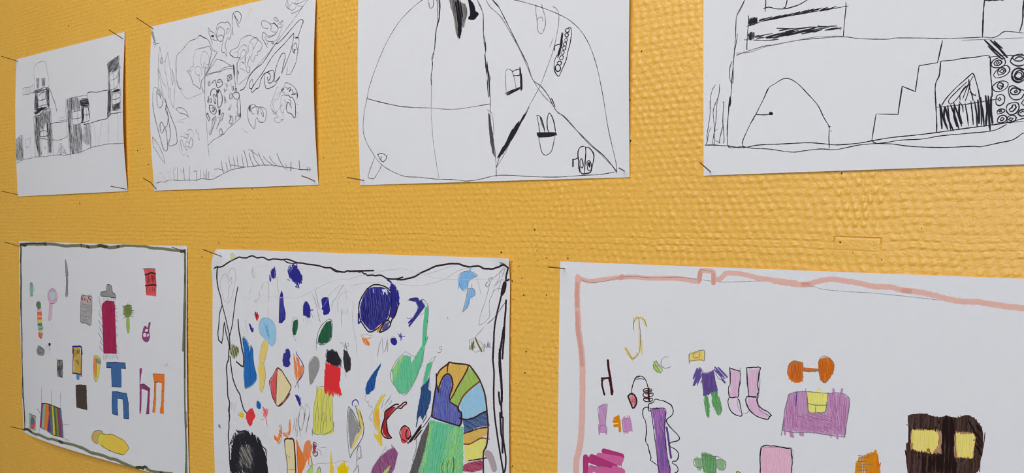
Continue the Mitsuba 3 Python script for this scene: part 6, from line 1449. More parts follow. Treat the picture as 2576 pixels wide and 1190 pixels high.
H olivgd 1 5 95 3413,1957 3580,1927 3579,2062 3400,2096
M grey4 72 3280,1607 3273,1696 3217,1902 3166,2050 3128,2156 3027,2175 3104,1981 3180,1770
L pencil 0.45 3117,1810 3110,1921 3066,2028
L ink .6 3311,1534 3267,1599 3193,1689
P drawn_blue_bird|sky blue drawn bird shape near the upper right corner
K sky3 80 3636,199 3660,149 3759,129 3843,170 3750,218 3735,284 3681,319 3631,273
K sky3 75 3745,300 3809,292 3820,352 3766,376 3736,463 3687,511
L pencil 0.45 3677,520 3711,407 3736,300 3740,235 3779,201 3843,168 3808,147 3749,129 3670,148 3631,183 3636,248 3686,323 3736,296 3800,293 3819,328 3810,361 3766,372 3736,463 3677,520
l sky3 1.4 3769,96 3745,145
l sky3 1 3631,224 3631,301
l sky3 .8 3780,253 3785,395
P drawn_pencil_tower|thin pencil-drawn leaning tower in the upper right corner
L pencil 0.38 4143,75 4067,149 4011,191 3983,240 3964,304 3927,418 3889,509 3860,628
L pencil 0.38 3860,628 3919,603 3981,535 3976,447 3985,383 4013,334 4031,269 4026,262 4077,196 4094,132 4143,75
l pencil 0.30 4147,90 4114,171 4074,303
L pencil 0.30 4017,310 4069,275 4111,277
L pencil 0.30 4040,257 4105,195 4142,201
L pencil 0.30 4104,136 4143,142
L pencil 0.45 3983,224 3968,193 4010,179 3992,200
L pencil 0.45 3978,240 3954,269 3935,258 3944,234 3963,221
P drawn_olive_nest|olive green scribbled nest with pencil loops
H olivgd 1.3 1.4 100 3752,860 3767,802 3807,782 3822,837 3787,865
l olivgd 1.6 3826,752 3851,802 3895,866
L pencil 0.30 3757,811 3757,778 3812,749 3919,643
L pencil 0.30 3762,835 3822,882 3881,856 3910,813 3881,783 3821,769
L pencil 0.38 3920,868 3925,795 3949,833 3968,767 3964,824 3988,781 3988,829 3973,799
P drawn_pencil_nine|tiny pencil curl
L pencil .42 3425,865 3411,867 3403,884 3411,902 3427,898 3433,878 3425,863 3433,896 3423,919 3396,929 3365,922
P drawn_pencil_speck|tiny pencil triangle in the empty upper right part of the sheet
l pencil 0.52 3498,576 3510,590 3498,597 3498,576
'''
DRAWN['B3'] = '''
P drawn_border|broad pale red felt-tip frame with a small bump on the top line
L salmon 3.7 171,131 224,147 293,159 427,135 575,113 672,104 798,110 922,104 1043,99 1132,106 1190,118 1222,98
L salmon 3.7 1216,119 1226,76 1233,40 1262,29 1326,36 1333,71 1331,121
L salmon 3.7 1334,100 1390,83 1424,46 1486,40 1568,47 1662,68 1793,81 1927,92
L salmond 4 175,123 189,153
L salmond 4 567,117 583,108
L salmond 3.5 1222,105 1230,40
L salmond 3 1330,57 1334,121
L salmon 5.2 175,131 172,201 171,327 180,483 187,593 215,747 226,903 228,1060 230,1264 224,1438 209,1583 179,1715 177,1827
L salmond 3.4 172,437 182,593 211,747 225,871
L salmond 3.4 169,186 167,280 171,374
L salmon 3.7 1786,89 1889,98 1990,102 2063,79 2160,54 2243,61 2337,72 2440,92 2530,91 2619,108 2705,115 2801,134 2884,154 2976,163 3046,161 3135,173 3212,180 3288,187
L salmond 3.2 1983,102 2014,97
L salmond 3.2 2619,108 2651,110
P drawn_pencil_guide|thin pencil line under the frame
L pencil 0.34 168,123 206,149 293,167 411,154 575,113 704,102 861,104 1043,89 1161,96 1234,101 1376,112 1528,104 1689,90 1925,105
l pencil 0.34 1219,91 1225,19 1333,36 1337,114
L pencil 0.27 1786,99 1902,113 1990,119 2051,112 2113,128 2256,136 2418,137 2597,146 2727,154 2833,163
L salmond .5 175,131 183,326 181,562 216,794 227,1028 228,1343 209,1583 190,1808
P drawn_anchor|yellow drawn anchor with a pencil line
H ylowl 1.5 1.8 85 672,442 717,428 710,458 690,480 676,520
H ylowl 1.5 1.8 75 717,428 779,427 807,496 786,498 758,455
H ylowl 1.7 1.6 90 720,438 738,443 753,553 758,670 762,715 742,756 734,685 733,587
H ylowl 1.6 1.6 45 615,697 630,695 676,763 734,718 714,759 673,793 630,748
L pencil 0.48 683,539 684,480 703,442 744,434 768,441 786,472 795,504
L pencil 0.48 727,434 735,489 746,567 744,645 738,705 714,746 676,776 644,734 617,683
P drawn_brown_chair|dark brown drawn chair in side view
L maroon 1.98 460,812 468,872 476,918 485,957 495,1023 507,1068
L maroon 2.11 476,958 492,1023 500,1089
L maroon 1.49 407,966 433,963 469,956
L maroon 1.61 410,969 412,1027 423,1066 433,1101
L maroon 1.24 415,989 433,970
P drawn_green_cup|small lime green drawn cup with a loop
H lime 1.5 1.5 55 851,787 881,768 902,811 933,840 906,862 873,853 859,816
l pencil 0.48 881,765 912,823
L pencil 0.41 881,765 862,796 860,835 879,852 906,859 936,843 919,809
L pencil 0.41 984,731 964,728 938,743 922,770 926,802 952,821 979,815 1005,802
l pencil 0.41 865,802 882,820 919,796
H pencil .4 1.5 60 909,797 932,801 936,827 919,822
P drawn_headphones|drawn arched cord with a pink ear piece and coiled plug
L ink 0.64 673,1060 679,1007 699,945 716,926 751,909 778,916 799,946 817,996
L ink 0.59 699,935 723,913 764,910 785,928 744,930 706,941
Y coral 80 656,1091 686,1071 713,1096 717,1127 701,1155 684,1163 663,1122
L ink 1.27 643,1087 666,1064 696,1067 713,1090 719,1121 711,1153 688,1179 670,1146 653,1110 643,1087
L maroon 0.31 667,1112 690,1112 710,1100
L maroon 0.31 670,1124 694,1127 713,1115
l ink 0.59 659,1062 676,1057 691,1052
L ink 0.68 820,1001 791,1004 775,1019 778,1031 818,1029 847,1019 847,1004 820,1001
L ink 0.68 818,1032 782,1040 772,1057 785,1074 825,1069 857,1052 860,1036 837,1030
L ink 0.68 825,1072 786,1080 778,1100 793,1109 825,1106 854,1093 857,1074
l maroon 1.49 819,1001 821,1047 825,1094
l maroon 0.87 788,1019 847,1011
l maroon 0.87 792,1047 847,1038
l maroon 0.93 782,1088 848,1078
P drawn_bottle|tall purple drawn bottle inside a wavy black outline
M purpm 84 849,1165 891,1147 948,1142 968,1173 956,1268 968,1420 985,1541 1012,1660 911,1679 895,1495 880,1341 859,1220
H purpg .4 1.2 84 923,1180 961,1186 964,1359 993,1602 923,1670 907,1430
H orchid .4 1.6 80 859,1176 948,1151 945,1362 894,1370
L purpd 1.6 976,1295 989,1367 1003,1464 1014,1530
L ink 0.64 842,1163 891,1154 935,1142 958,1145 969,1164 963,1223 960,1298 966,1396 985,1529 1009,1623 1000,1662
L ink 0.59 842,1163 853,1233 867,1325 881,1416 896,1513 906,1605 917,1647 914,1672
L ink 0.68 894,1607 864,1591 841,1579 848,1559 831,1506 820,1464 800,1429 806,1353 798,1273 778,1238 773,1195 783,1165 813,1153 842,1163
L ink 0.68 842,1163 839,1182 823,1182 819,1157 825,1125 845,1116 864,1104 870,1085 883,1077 909,1082 941,1083 979,1095 1011,1112 1027,1152 1015,1191 972,1234 988,1269 1020,1301 1064,1337 1082,1365 1065,1386 1009,1410 997,1434 1009,1444 1047,1456 1073,1483 1073,1519 1055,1550 1030,1555 1024,1571 1049,1579 1071,1599 1069,1631 1044,1648
l ink 0.77 894,1607 910,1620
P drawn_sock|pink drawn sock in a pencil outline
K orchid 80 386,1198 449,1176 456,1201 448,1338 459,1414 417,1424 389,1432 395,1359 380,1225
l orchid 1.3 385,1361 391,1444
l orchid 1.3 452,1402 456,1431
L pencil 0.41 373,1223 400,1203 459,1175 460,1207 450,1273 448,1358
L pencil 0.41 373,1223 384,1296 396,1369
L pencil 0.41 386,1413 392,1379 410,1364 444,1358 458,1375 459,1408 424,1422 389,1422
L pencil 0.34 436,1217 426,1257 440,1255
P drawn_key|orange drawn key
M amber 86 553,1252 571,1256 576,1313 586,1388 566,1397 561,1321 554,1284
l amber 2.6 530,1287 561,1273
l amber 2.6 520,1315 561,1305
l amber 2.6 529,1350 568,1336
l amber 2 533,1293 554,1284
P drawn_pink_square|small pink hatched square
K orchid 80 591,1285 662,1262 683,1366 623,1388 606,1391
H orchid 1.3 1.8 80 594,1265 662,1252 687,1366 613,1396
L pencil 0.41 595,1284 662,1262
l pencil 0.34 595,1284 604,1385 637,1383
P drawn_magenta_box|magenta felt-tip box drawn with broad diagonal strokes
l pencil 0.34 244,1738 243,1672 343,1645
l pencil 0.34 558,1572 599,1578 593,1662 590,1733
l magfelt 5.04 271,1661 269,1800
l magfelt 5.04 440,1579 592,1595
l magfell 5.04 392,1620 585,1618
l magfell 5.04 364,1645 579,1652
l magfelt 5.04 328,1648 538,1691
l magfelt 5.04 286,1671 532,1712
l magfell 4.76 532,1705 600,1718
l magfell 4.76 407,1728 594,1736
l magfell 5.04 344,1740 449,1763
l magfell 4.48 322,1737 309,1792
L pencil 0.48 294,1733 351,1726 407,1712 449,1711
P drawn_name_tag|small yellow drawn box with an inner square
K ylow 86 1151,687 1217,657 1269,647 1273,726 1219,735 1154,745
L pencil 0.48 1152,762 1150,690 1183,675 1223,655 1266,647 1272,672 1270,729
L pencil 0.48 1154,743 1195,732 1241,724 1270,728
l pencil 0.48 1223,655 1232,682 1230,708 1186,715 1181,687 1218,663
P drawn_dancer|drawn outfit with a purple top and green trousers
M purpg 84 1254,823 1295,824 1345,790 1358,868 1379,967 1325,968 1308,988 1269,1004 1256,914
H purpg 1.4 1.4 110 1199,800 1225,789 1251,812 1250,904 1186,929 1180,918
H purpg 1.4 1.4 45 1345,773 1384,765 1452,834 1403,851 1368,821
l purpg 1.6 1408,856 1428,876
H purpd .5 1.1 86 1254,828 1351,817 1370,940 1268,982
K grass 84 1271,1001 1297,992 1315,1061 1316,1147 1305,1171 1288,1139 1275,1067
K grass 75 1325,968 1365,958 1399,1021 1412,1087 1395,1135 1373,1127 1338,1064
L pencil 0.34 1245,789 1260,813 1294,815 1334,802 1356,771
L pencil 0.41 1357,800 1374,843 1397,857 1447,837
l pencil 0.34 1251,812 1262,925
L pencil 0.34 1405,1054 1409,1088 1395,1124
P drawn_tall_sock|pale pink drawn sock in a black outline
K pinkp 86 1474,775 1540,782 1541,890 1532,975 1469,984 1472,876
K pinkpl 86 1469,992 1529,987 1544,1035 1553,1101 1506,1110 1473,1079 1458,1024
L ink 0.68 1465,756 1469,815 1470,877 1467,899 1459,906 1459,946 1466,987
L ink 0.68 1468,763 1501,771 1542,781 1545,823 1541,879 1535,913 1534,967 1526,979
L ink 0.77 1466,985 1488,987 1510,979 1526,979
L ink 0.68 1466,987 1456,1013 1461,1052 1478,1089 1506,1110 1534,1118 1560,1115 1558,1083 1549,1046 1542,1007 1529,987
l pencil 0.34 1542,751 1547,878
L pencil 0.34 1524,993 1530,1043 1550,1090
P drawn_boot|pink drawn boot with a pointed toe in a black outline
K pinkp 86 1602,761 1679,744 1677,791 1674,901 1672,957 1608,965 1603,860
K pinkp 80 1602,974 1669,968 1683,1016 1721,1054 1763,1081 1737,1102 1679,1099 1625,1068 1598,1022
L ink 0.77 1591,745 1594,800 1598,861 1604,910 1608,962
L ink 0.85 1591,746 1620,742 1642,737 1658,737 1676,731 1692,735
L ink 0.77 1692,735 1682,774 1678,818 1673,868 1682,917 1670,938 1676,953
L ink 1.02 1594,966 1613,960 1640,960 1666,957
L ink 0.77 1594,967 1587,990 1595,1022 1614,1059 1642,1085 1674,1103 1711,1111 1751,1112 1761,1090 1776,1081
L ink 0.77 1674,959 1669,979 1683,1021 1715,1044 1747,1056 1776,1081
L pencil 0.34 1685,746 1689,850 1682,928 1682,964
L pencil 0.34 1675,978 1689,1048 1721,1071 1758,1082
L pencil 0.34 1561,1100 1593,1092 1607,1076 1614,1064
P drawn_green_toy|green drawn shape with rounded ends
K grass 86 1255,1456 1288,1441 1346,1454 1367,1460 1371,1515 1374,1591 1321,1601 1275,1594 1266,1534
K grassl 82 1203,1506 1227,1486 1242,1495 1262,1500 1268,1549 1255,1586 1240,1593 1224,1565 1208,1552
K grassl 70 1373,1484 1426,1470 1441,1494 1438,1529 1419,1552 1397,1548 1377,1529
L pencil 0.61 1257,1462 1273,1467 1308,1463 1350,1459 1384,1455 1410,1465
L pencil 0.48 1367,1460 1369,1492 1374,1530 1372,1587
L pencil 0.48 1262,1498 1227,1502 1203,1510 1197,1531 1204,1557 1228,1569 1259,1560 1278,1547
L pencil 0.48 1373,1484 1403,1474 1426,1474 1443,1486 1447,1512 1438,1541 1419,1555 1400,1555 1377,1535
l pencil 0.41 1262,1480 1269,1533 1279,1593
P drawn_pink_board|pink drawn board in a black outline
K pinkb 88 1709,1323 1765,1310 1914,1301 1920,1487 1703,1528 1701,1417
L ink 0.85 1705,1328 1730,1312 1758,1306 1776,1308 1800,1302 1828,1305 1862,1303 1887,1306 1914,1299
L ink 0.77 1707,1327 1700,1369 1698,1425 1701,1473 1701,1529
L ink 0.77 1916,1301 1920,1349 1926,1392 1923,1443 1924,1487
L pencil 0.34 1702,1326 1740,1321 1800,1312 1852,1301
L pencil 0.34 1917,1303 1929,1311 1929,1362 1924,1414
P drawn_green_dot|tiny yellow-green drawn dot at the lower edge
f yellg 1526,1557 1529,1546 1542,1543 1557,1551
L ink 0.68 1526,1557 1529,1546 1542,1543 1559,1551
P drawn_dumbbell|orange drawn dumbbell
M amberd 86 1893,681 1930,654 1964,661 1987,662 1985,713 1989,798 1938,819 1903,802 1879,756 1884,706
M amberd 2 1985,704 2033,699 2094,704 2097,716 2033,729 1985,729
M amberd 80 2096,632 2126,614 2159,614 2187,637 2198,657 2190,714 2161,771 2134,795 2106,778 2094,713 2088,654
H amberk .45 1.2 88 1907,685 1976,678 1983,786 1909,795
H amberk .45 1.2 85 2099,641 2137,631 2145,767 2112,771
L pencil 0.41 1885,755 1887,706 1904,674 1930,657 1964,667 1984,683 1987,725 1983,768 1961,807
L pencil 0.41 1988,722 2022,723 2055,715 2094,704
L pencil 0.41 2090,654 2104,619 2126,603 2159,614 2181,632 2193,660 2188,703 2166,747 2140,792 2112,777 2097,731 2091,689
l pencil 0.27 1930,671 1933,786
l pencil 0.27 2140,636 2144,725
P drawn_handbag|large mauve drawn bag with a yellow pocket
K mauve 86 1893,907 1950,883 2013,874 2025,963 2035,1019 2149,1005 2160,867 2250,858 2293,879 2299,925 2285,1027 2271,1153 2173,1157 2006,1166 1851,1178 1872,1021
H mauved .45 .9 12 1959,1045 2032,1022 2171,1026 2216,1091 2173,1139 1972,1153
H mauved .45 1.3 88 1893,920 1950,894 1960,1142 1856,1165
H mauved .45 1.3 86 2168,871 2282,880 2276,1135 2195,1142
l mauve 1.4 1871,1169 1873,1205
l mauve 1.5 1906,1169 1915,1214
l mauve 1.5 1918,1180 1928,1215
l mauve 1.4 1975,1158 1979,1194
l mauve 1.4 1992,1168 1995,1195
l mauve 1.4 2192,833 2195,874
l mauve 1.4 2249,825 2242,862
l mauve 1.4 2225,1143 2225,1176
l mauve 1.2 2181,1156 2182,1177
l mauve 1.2 2008,853 2008,880
K yellw2 88 2016,873 2080,868 2160,867 2153,945 2143,1003 2082,1015 2035,1019 2025,957
L yellw2 1 2080,865 2091,843 2107,843 2119,866
L pencil 0.54 2016,873 2025,963 2035,1019 2082,1015 2140,1002 2150,945 2160,861
L pencil 0.48 2025,954 2059,961 2104,958 2159,949
l pencil 0.54 2079,961 2076,1016
L pencil 0.48 1846,1217 1859,1121 1869,1021 1885,957 1896,910 1950,883 2013,872 2091,869 2168,865 2212,855 2255,855 2287,871 2299,901 2294,961 2282,1057 2271,1156
L pencil 0.48 1851,1179 1892,1181 1949,1180 2017,1166 2073,1161 2140,1162 2217,1162 2276,1160
l navy .6 1950,883 1943,986
P drawn_orange_wicker|orange and tan hatched drawn basket at the lower edge
H amber 1.6 1.5 92 2354,1296 2416,1264 2418,1391 2345,1405 2349,1338
M amberd 90 2431,1254 2456,1235 2472,1230 2483,1253 2490,1312 2494,1377 2418,1391 2421,1325 2435,1265
H amber 1.5 1.3 90 2416,1260 2472,1230 2491,1377 2411,1392
L pencil 0.48 2354,1275 2383,1275 2434,1264
L pencil 0.48 2373,1291 2409,1282 2433,1274
L pencil 0.48 2349,1322 2384,1313 2421,1302
L pencil 0.48 2373,1334 2410,1331 2454,1325
L pencil 0.48 2350,1357 2410,1347
L pencil 0.48 2359,1379 2396,1371 2425,1367
P drawn_dark_cupboard|dark brown drawn cupboard with two yellow panes
M cocoa 90 2657,951 2688,937 2766,923 2790,934 2830,937 2890,923 2942,925 2981,902 2997,899 3033,911 3055,939 3075,966 3083,1006 3083,1060 3078,1148 3070,1207 3061,1254 3042,1277 2664,1349 2652,1263 2651,1203 2653,1143 2662,1130 2662,1042 2657,987
H cocoad 1.8 1.9 90 2821,962 2929,931 2927,1155 2946,1287 2729,1328 2727,1214 2858,1179 2859,1031
H cocoad 1.5 2.2 60 2994,925 3069,971 3079,1038 3072,1138 3037,1136 3044,1028
H cocoal .8 6 92 2665,1221 2713,1212 2729,1308 2667,1320
H cocoal .8 6 90 2947,1198 3066,1169 3058,1255 2955,1274
H cocoal .7 7 85 2664,954 2770,931 2810,948 2798,1005 2682,999
K mustars 90 2682,1011 2686,1042 2825,1024 2855,1031 2855,1176 2815,1185 2760,1180 2678,1182 2673,1080 2683,1047
K mustars 90 2931,1019 2989,1008 3034,1014 3044,1036 3034,1167 2941,1188 2927,1175 2926,1039
K yellp 88 2686,1044 2734,1040 2825,1028 2838,1061 2831,1141 2801,1183 2760,1178 2692,1180 2686,1118
K yellp 88 2933,1021 2957,1030 3006,1019 3034,1018 3041,1048 3033,1099 3029,1172 2979,1177 2942,1184 2936,1096
f cocoa 3030,1057 3035,1049 3040,1055 3035,1062
f mustars 2770,1157 2787,1152 2791,1175 2771,1176
H cocoa 1.4 2.2 90 2678,1184 2761,1184 2845,1181 2841,1190 2686,1209
H cocoad 1.2 3 92 2734,1019 2832,1008 2832,1027 2741,1030
'''



def smooth_line(p, closed=False, step=1.0):
    if len(p) < 3:
        return p
    q = np.vstack([p[-2] if closed else 2 * p[0] - p[1], p, p[1] if closed else 2 * p[-1] - p[-2]])
    out = []
    for k in range(1, len(q) - 2):
        a, b, c, d = q[k - 1:k + 3]
        n = int(np.clip(np.linalg.norm(c - b) / step, 1, 14))
        t = (np.arange(n) / n)[:, None]
        out.append(.5 * (2 * b + (c - a) * t + (2 * a - 5 * b + 4 * c - d) * t ** 2 + (3 * b - a - 3 * c + d) * t ** 3))
    return np.vstack(out + [p[-1:]])


def densify(p, step=4.0):
    out = [p[:1]]
    for a, b in zip(p[:-1], p[1:]):
        n = max(1, int(math.ceil(np.linalg.norm(b - a) / step)))
        out.append(a + (b - a) * (np.arange(1, n + 1) / n)[:, None])
    return np.vstack(out)


def ribbon(p, w, r):
    p = p[np.r_[True, np.linalg.norm(np.diff(p, axis=0), axis=1) > 1e-6]]
    if len(p) < 2:
        p = np.vstack([p, p[0] + [w, 0]])
    p = densify(p)
    t = np.gradient(p, axis=0)
    t /= np.linalg.norm(t, axis=1, keepdims=True) + 1e-12
    n = np.stack([-t[:, 1], t[:, 0]], -1)
    k = np.arange(len(p))
    ww = w * (1 + .18 * np.sin(k * .37 + r * 6.3) + .12 * np.sin(k * 1.3 + r * 9)) / 2
    p[0] -= t[0] * w * .35
    p[-1] += t[-1] * w * .35
    ww[0] *= .55
    ww[-1] *= .55
    v = np.vstack([p - n * ww[:, None], p + n * ww[:, None]])
    i, N = np.arange(len(p) - 1), len(p)
    return v, np.vstack([np.stack([i, i + 1, i + N], -1), np.stack([i + 1, i + N + 1, i + N], -1)])


def filled(poly, cell=5.0):
    vs, fs, k = [], [], 0
    for g in getattr(poly, 'geoms', [poly]):
        if g.is_empty or g.area < .02 or g.geom_type != 'Polygon':
            continue
        x0, y0, x1, y1 = g.bounds
        if max(x1 - x0, y1 - y0) > 1.5 * cell:       # cut along a grid so that the fill follows the curl of the sheet
            bits = [shapely.box(a, b, a + cell, b + cell).intersection(g) for a in np.arange(x0, x1, cell) for b in np.arange(y0, y1, cell)]
            bits = [h for q in bits for h in getattr(q, 'geoms', [q]) if h.geom_type == 'Polygon' and h.area > .01]
        else:
            bits = [g]
        for q in bits:
            v, f = trimesh.creation.triangulate_polygon(q, engine='earcut')
            vs.append(v)
            fs.append(f + k)
            k += len(v)
    return (np.vstack(vs), np.vstack(fs)) if vs else None


def hatch(poly, w, gap, ang, r, reach=.9, broken=False):
    c = poly.centroid
    q = affinity.rotate(poly, -ang, origin=c)
    x0, y0, x1, y1 = q.bounds
    y, out = y0 + gap * .4, []
    while y < y1:
        tilt = (r.random() - .5) * .05 * (x1 - x0)
        cut = q.intersection(LineString([(x0 - 3, y - tilt), (x1 + 3, y + tilt)]))
        for s in getattr(cut, 'geoms', [cut]):
            if s.is_empty or s.geom_type != 'LineString' or s.length < .5:
                continue
            a, b = np.array(s.coords[0]), np.array(s.coords[-1])
            dr = (b - a) / s.length
            e = reach * min(gap, 1.2)
            a, b = a + dr * e * (r.random() - .55) * 1.6, b + dr * e * (r.random() - .45) * 1.6
            if broken and s.length > 7:
                u = 0.0
                L = np.linalg.norm(b - a)
                while u < L - 1:
                    n = min(L - u, 4 + 9 * r.random())
                    p0, p1 = a + dr * u + [0, (r.random() - .5) * gap * 1.1], a + dr * (u + n) + [0, (r.random() - .5) * gap * 1.1]
                    out.append(np.array(affinity.rotate(LineString([p0, p1]), ang, origin=c).coords))
                    u += n * (.62 + .4 * r.random())
                continue
            m = (a + b) / 2 + [0, (r.random() - .5) * gap * .7]
            ln = LineString([a, m, b]) if s.length > 4 else LineString([a, b])
            out.append(np.array(affinity.rotate(ln, ang, origin=c).coords))
        y += gap * (.65 + .7 * r.random())
    return [ribbon(p, w * (.75 + .5 * r.random()), r.random()) for p in out]


def join(parts):
    vs, fs, k = [], [], 0
    for v, f in parts:
        vs.append(v)
        fs.append(f + k)
        k += len(v)
    return np.vstack(vs), np.vstack(fs)


def clean(p):
    g = Polygon(p)
    return g if g.is_valid else shapely.make_valid(g).buffer(0)


def draw(key, sheet, text):
    r = np.random.default_rng(len(text))
    edge = shapely.box(.2, .2, sheet.w - .2, sheet.h - .2)
    parts, order = [], 0
    for line in text.strip().split('\n'):
        if line[0] == 'P':
            name, lab = line[2:].split('|')
            parts.append((name.strip(), lab.strip(), {}))
            k_in = 0
            continue
        op, mat, *rest = line.split(' ')
        order += 1
        k_in += 1
        off = .08 + .0015 * len(parts) + .016 * k_in + (.0 if op in 'FfGKYM' else .006)
        acc = parts[-1][2]

        def add(kind, m, vf, o=off):
            if vf is None:
                return
            v, f = vf
            keep = ((v[f][..., 0] > .1) & (v[f][..., 0] < sheet.w - .1) & (v[f][..., 1] > .1) & (v[f][..., 1] < sheet.h - .1)).all(1)
            f = f[keep]
            if len(f):
                acc.setdefault((kind, m, order if kind != 'line' else 0), []).append((sheet.at(v[:, 0], v[:, 1], o), f))

        if op in 'Ll':
            w = float(rest[0])
            p = np.array([[float(t) / 10 for t in q.split(',')] for q in rest[1:]])
            p = smooth_line(p) if op == 'L' else p
            if w < 1.25:
                add('line', ink(mat), ribbon(p, w, r.random()))
            else:
                wob = LineString(p + (r.random(p.shape) - .5) * .12 * w).buffer(w / 2, quad_segs=4).intersection(edge)
                add('stroke', ink(mat), filled(wob))
            continue
        nums = {'H': 3, 'K': 1, 'Y': 1, 'M': 1}.get(op, 0)
        arg = [float(t) for t in rest[:nums]]
        p = np.array([[float(t) / 10 for t in q.split(',')] for q in rest[nums:]])
        if op in 'fGY':
            p = smooth_line(np.vstack([p, p[:1]]), True)
        poly = clean(p)
        if op in 'FfG':
            add('coloured_field', ink(mat, .04 if op == 'G' else 0), filled(poly.intersection(edge)))
        elif op == 'H':
            for vf in hatch(poly, arg[0], arg[1], arg[2], r, 1.3 * float(np.clip(math.sqrt(poly.area) / 12, .5, 2.4)), arg[0] < .8):
                add('shading', ink(mat), vf)
        elif op in 'KY':                      # coloured pencil: a pale ground and fine strokes of uneven pressure
            add('coloured_field', ink(mat, .14), filled(poly.buffer(-.2).intersection(edge)))
            for q, tone in enumerate((.06, -.10, .22)):
                for vf in hatch(poly, .5, (.62, 1.15, 1.7)[q], arg[0] + (q - 1) * 3, r, .8, True):
                    add('shading', ink(mat, tone), vf, off + .004 + .003 * q)
        elif op == 'M':                       # felt-tip: a full ground with overlapping darker passes
            add('coloured_field', ink(mat, .02), filled(poly.intersection(edge)))
            for q, tone in enumerate((-.15, .05)):
                for vf in hatch(poly, .7, (1.5, 2.6)[q], arg[0] + q * 4, r, .3, True):
                    add('shading', ink(mat, tone), vf, off + .004 + .003 * q)
    for name, lab, acc in parts:
        for k in [k for k in acc if k[0] == 'line' and len(acc[k]) > 1]:      # lines drawn apart from each other are pieces of their own
            todo = acc.pop(k)
            box = [(v[:, [0, 2]].min(0) - 1.6, v[:, [0, 2]].max(0) + 1.6) for v, f in todo]
            left, j = set(range(len(todo))), 0
            while left:
                grp, front = [], [left.pop()]
                while front:
                    a = front.pop()
                    grp.append(a)
                    hit = [b for b in left if (box[a][0] <= box[b][1]).all() and (box[b][0] <= box[a][1]).all()]
                    left -= set(hit)
                    front += hit
                acc[k[:2] + (1000 + j,)] = [todo[a] for a in sorted(grp)]
                j += 1
        base, n = '%s__%s' % (key, name), 0
        if len(acc) == 1:
            (kd, m, _), lst = next(iter(acc.items()))
            put(base, join(lst), m, False, label=lab)
        elif acc:
            labels[base] = {'label': lab}
            for (kd, m, _), lst in acc.items():
                put(base + '__' + kd, join(lst), m, False)


for key, code, w, h, corners, lift, lab in SHEETS:
    sh = Sheet(w, h, corners, lift)
    put(key, sh.mesh(), 'mat_sheet', 40, label=lab, category='drawing', group='children\'s drawings pinned to the yellow wall')
    draw(key, sh, DRAWN[code])


# ------------------------------------------------------------------ the pins: thin headed nails left standing out of the wall
def pin_mesh(tip, mid, head, r=.47):
    d = (head - mid) / np.linalg.norm(head - mid)
    d0 = (mid - tip) / np.linalg.norm(mid - tip)
    ins = tip - d0 * 3.0
    pts = [ins, tip - d0 * 1.0, tip, tip + (mid - tip) * .5, mid, mid + (head - mid) * .5, head - d * .9, head - d * .85, head - d * .2, head]
    rad = [.06, .32, r, r, r, r, r, r * 1.12, r * 1.16, r * .8]
    sides = 14
    ang = np.arange(sides) * 2 * np.pi / sides
    vs = []
    for k, p in enumerate(pts):
        t = d0 if k < 4 else d
        a = np.cross(t, [0, 0, 1.0])
        a /= np.linalg.norm(a)
        b = np.cross(t, a)
        vs.append(p + rad[k] * (np.cos(ang)[:, None] * a + np.sin(ang)[:, None] * b))
    n = len(pts)
    v = np.vstack(vs + [[pts[0]], [pts[-1]]])
    i, j = np.meshgrid(np.arange(n - 1), np.arange(sides), indexing='ij')
    j2 = (j + 1) % sides
    q = np.stack([i * sides + j, i * sides + j2, (i + 1) * sides + j2, (i + 1) * sides + j], -1).reshape(-1, 4)
    F = [q[:, [0, 1, 2]], q[:, [0, 2, 3]]]
    k = np.arange(sides)
    F.append(np.stack([np.full(sides, n * sides), (k + 1) % sides, k], -1))
    F.append(np.stack([np.full(sides, n * sides + 1), (n - 1) * sides + k, (n - 1) * sides + (k + 1) % sides], -1))
    return v, np.vstack(F)


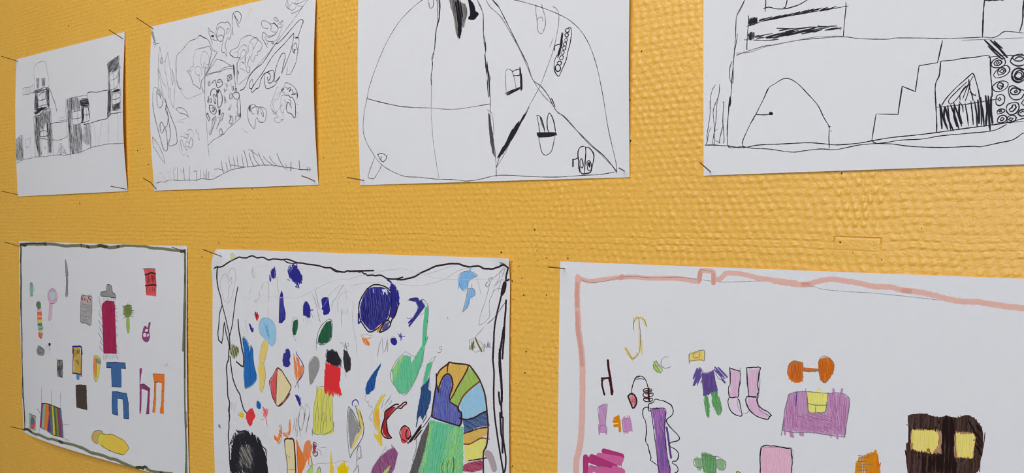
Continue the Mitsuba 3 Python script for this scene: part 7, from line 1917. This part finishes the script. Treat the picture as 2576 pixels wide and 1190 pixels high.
for tip, mid, head, lab in [    ([-728.1, -1.56, 243.19], [-727.63, -13.31, 244.82], [-727.16, -25.06, 246.46], 'thin nail at the upper left corner of the sheet of hatched towers'),
    ([-445.71, -1.7, 240.23], [-444.61, -11.45, 243.8], [-443.51, -21.2, 247.38], 'thin nail at the upper right corner of the sheet of hatched towers'),
    ([-735.93, -1.45, 39.35], [-735.86, -12.95, 41.85], [-735.78, -24.45, 44.35], 'thin nail at the lower left corner of the sheet of hatched towers'),
    ([-442.8, -1.58, 41.25], [-442.68, -12.08, 42.75], [-442.56, -22.58, 44.24], 'thin nail at the lower right corner of the sheet of hatched towers'),
    ([-377.99, -1.55, 244.22], [-377.06, -13.05, 248.31], [-376.13, -24.55, 252.39], 'thin nail at the upper left corner of the sheet with the narrow house'),
    ([-375.81, -1.52, 39.6], [-374.08, -10.52, 48.32], [-374.76, -19.52, 52.59], 'thin bent nail at the lower left corner of the sheet with the narrow house'),
    ([-88.36, -1.68, 41.47], [-87.59, -11.18, 44.18], [-87.62, -20.68, 46.31], 'slightly bent nail at the lower right corner of the sheet with the narrow house'),
    ([-17.6, -1.55, 40.24], [-17.65, -13.3, 41.15], [-17.7, -25.05, 42.05], 'thin nail at the lower left corner of the sheet with the domed shape'),
    ([267.87, -1.65, 39.58], [268.1, -7.4, 40.36], [268.33, -13.15, 41.14], 'pale nail at the lower right corner of the sheet with the domed shape'),
    ([338.42, -1.52, 36.36], [338.74, -15.27, 38.8], [339.07, -29.02, 41.24], 'brown nail at the lower left corner of the sheet with the log pile'),
    ([-733.13, -1.49, -40.41], [-733.18, -12.24, -36.62], [-733.24, -22.99, -32.83], 'thin nail at the upper left corner of the olive framed sheet'),
    ([-318.49, -1.48, -38.61], [-318.43, -9.98, -35.9], [-318.36, -18.48, -33.19], 'thin nail at the upper right corner of the olive framed sheet'),
    ([-722.69, -4.41, -323.07], [-724.09, -13.41, -318.59], [-725.49, -22.41, -314.11], 'thin nail at the lower left corner of the olive framed sheet'),
    ([-241.82, -5.1, -43.01], [-242.03, -17.1, -38.54], [-242.24, -29.1, -34.06], 'thin nail through the curled upper left corner of the crowded scribble sheet'),
    ([153.45, -3.59, -40.09], [154.1, -8.09, -39.12], [154.75, -12.59, -38.15], 'short nail at the upper right corner of the crowded scribble sheet'),
    ([213.34, -1.42, -42.08], [212.84, -15.17, -40.56], [212.35, -28.92, -39.05], 'stout brown nail at the upper left corner of the pale red framed sheet'),]:
    put('pin', pin_mesh(np.array(tip), np.array(mid), np.array(head)), 'mat_pin', 35, label=lab, category='pin', group='thin nails pinning the drawings')

# ------------------------------------------------------------------ glowing panels added out of view behind the camera to light the wall
def window(name, centre, wide, high, power, lab):  # builds one added emitting panel, a bare rectangle turned to the wall
    c = np.array(centre)
    n = np.array([300.0, 0, 0]) - c
    n /= np.linalg.norm(n)
    a = np.cross([0, 0, 1.0], n)
    a /= np.linalg.norm(a)
    b = np.cross(n, a)
    v = c + np.array([a * x * wide / 2 + b * y * high / 2 for x, y in ((-1, -1), (1, -1), (1, 1), (-1, 1))])
    put(name, (v, np.array([[0, 1, 2], [0, 2, 3]])), 'mat_room_white', False, kind='structure', label=lab,
        emitter={'type': 'area', 'radiance': {'type': 'rgb', 'value': power}})


for w_ in LIGHT_PANELS:
    window(*w_)
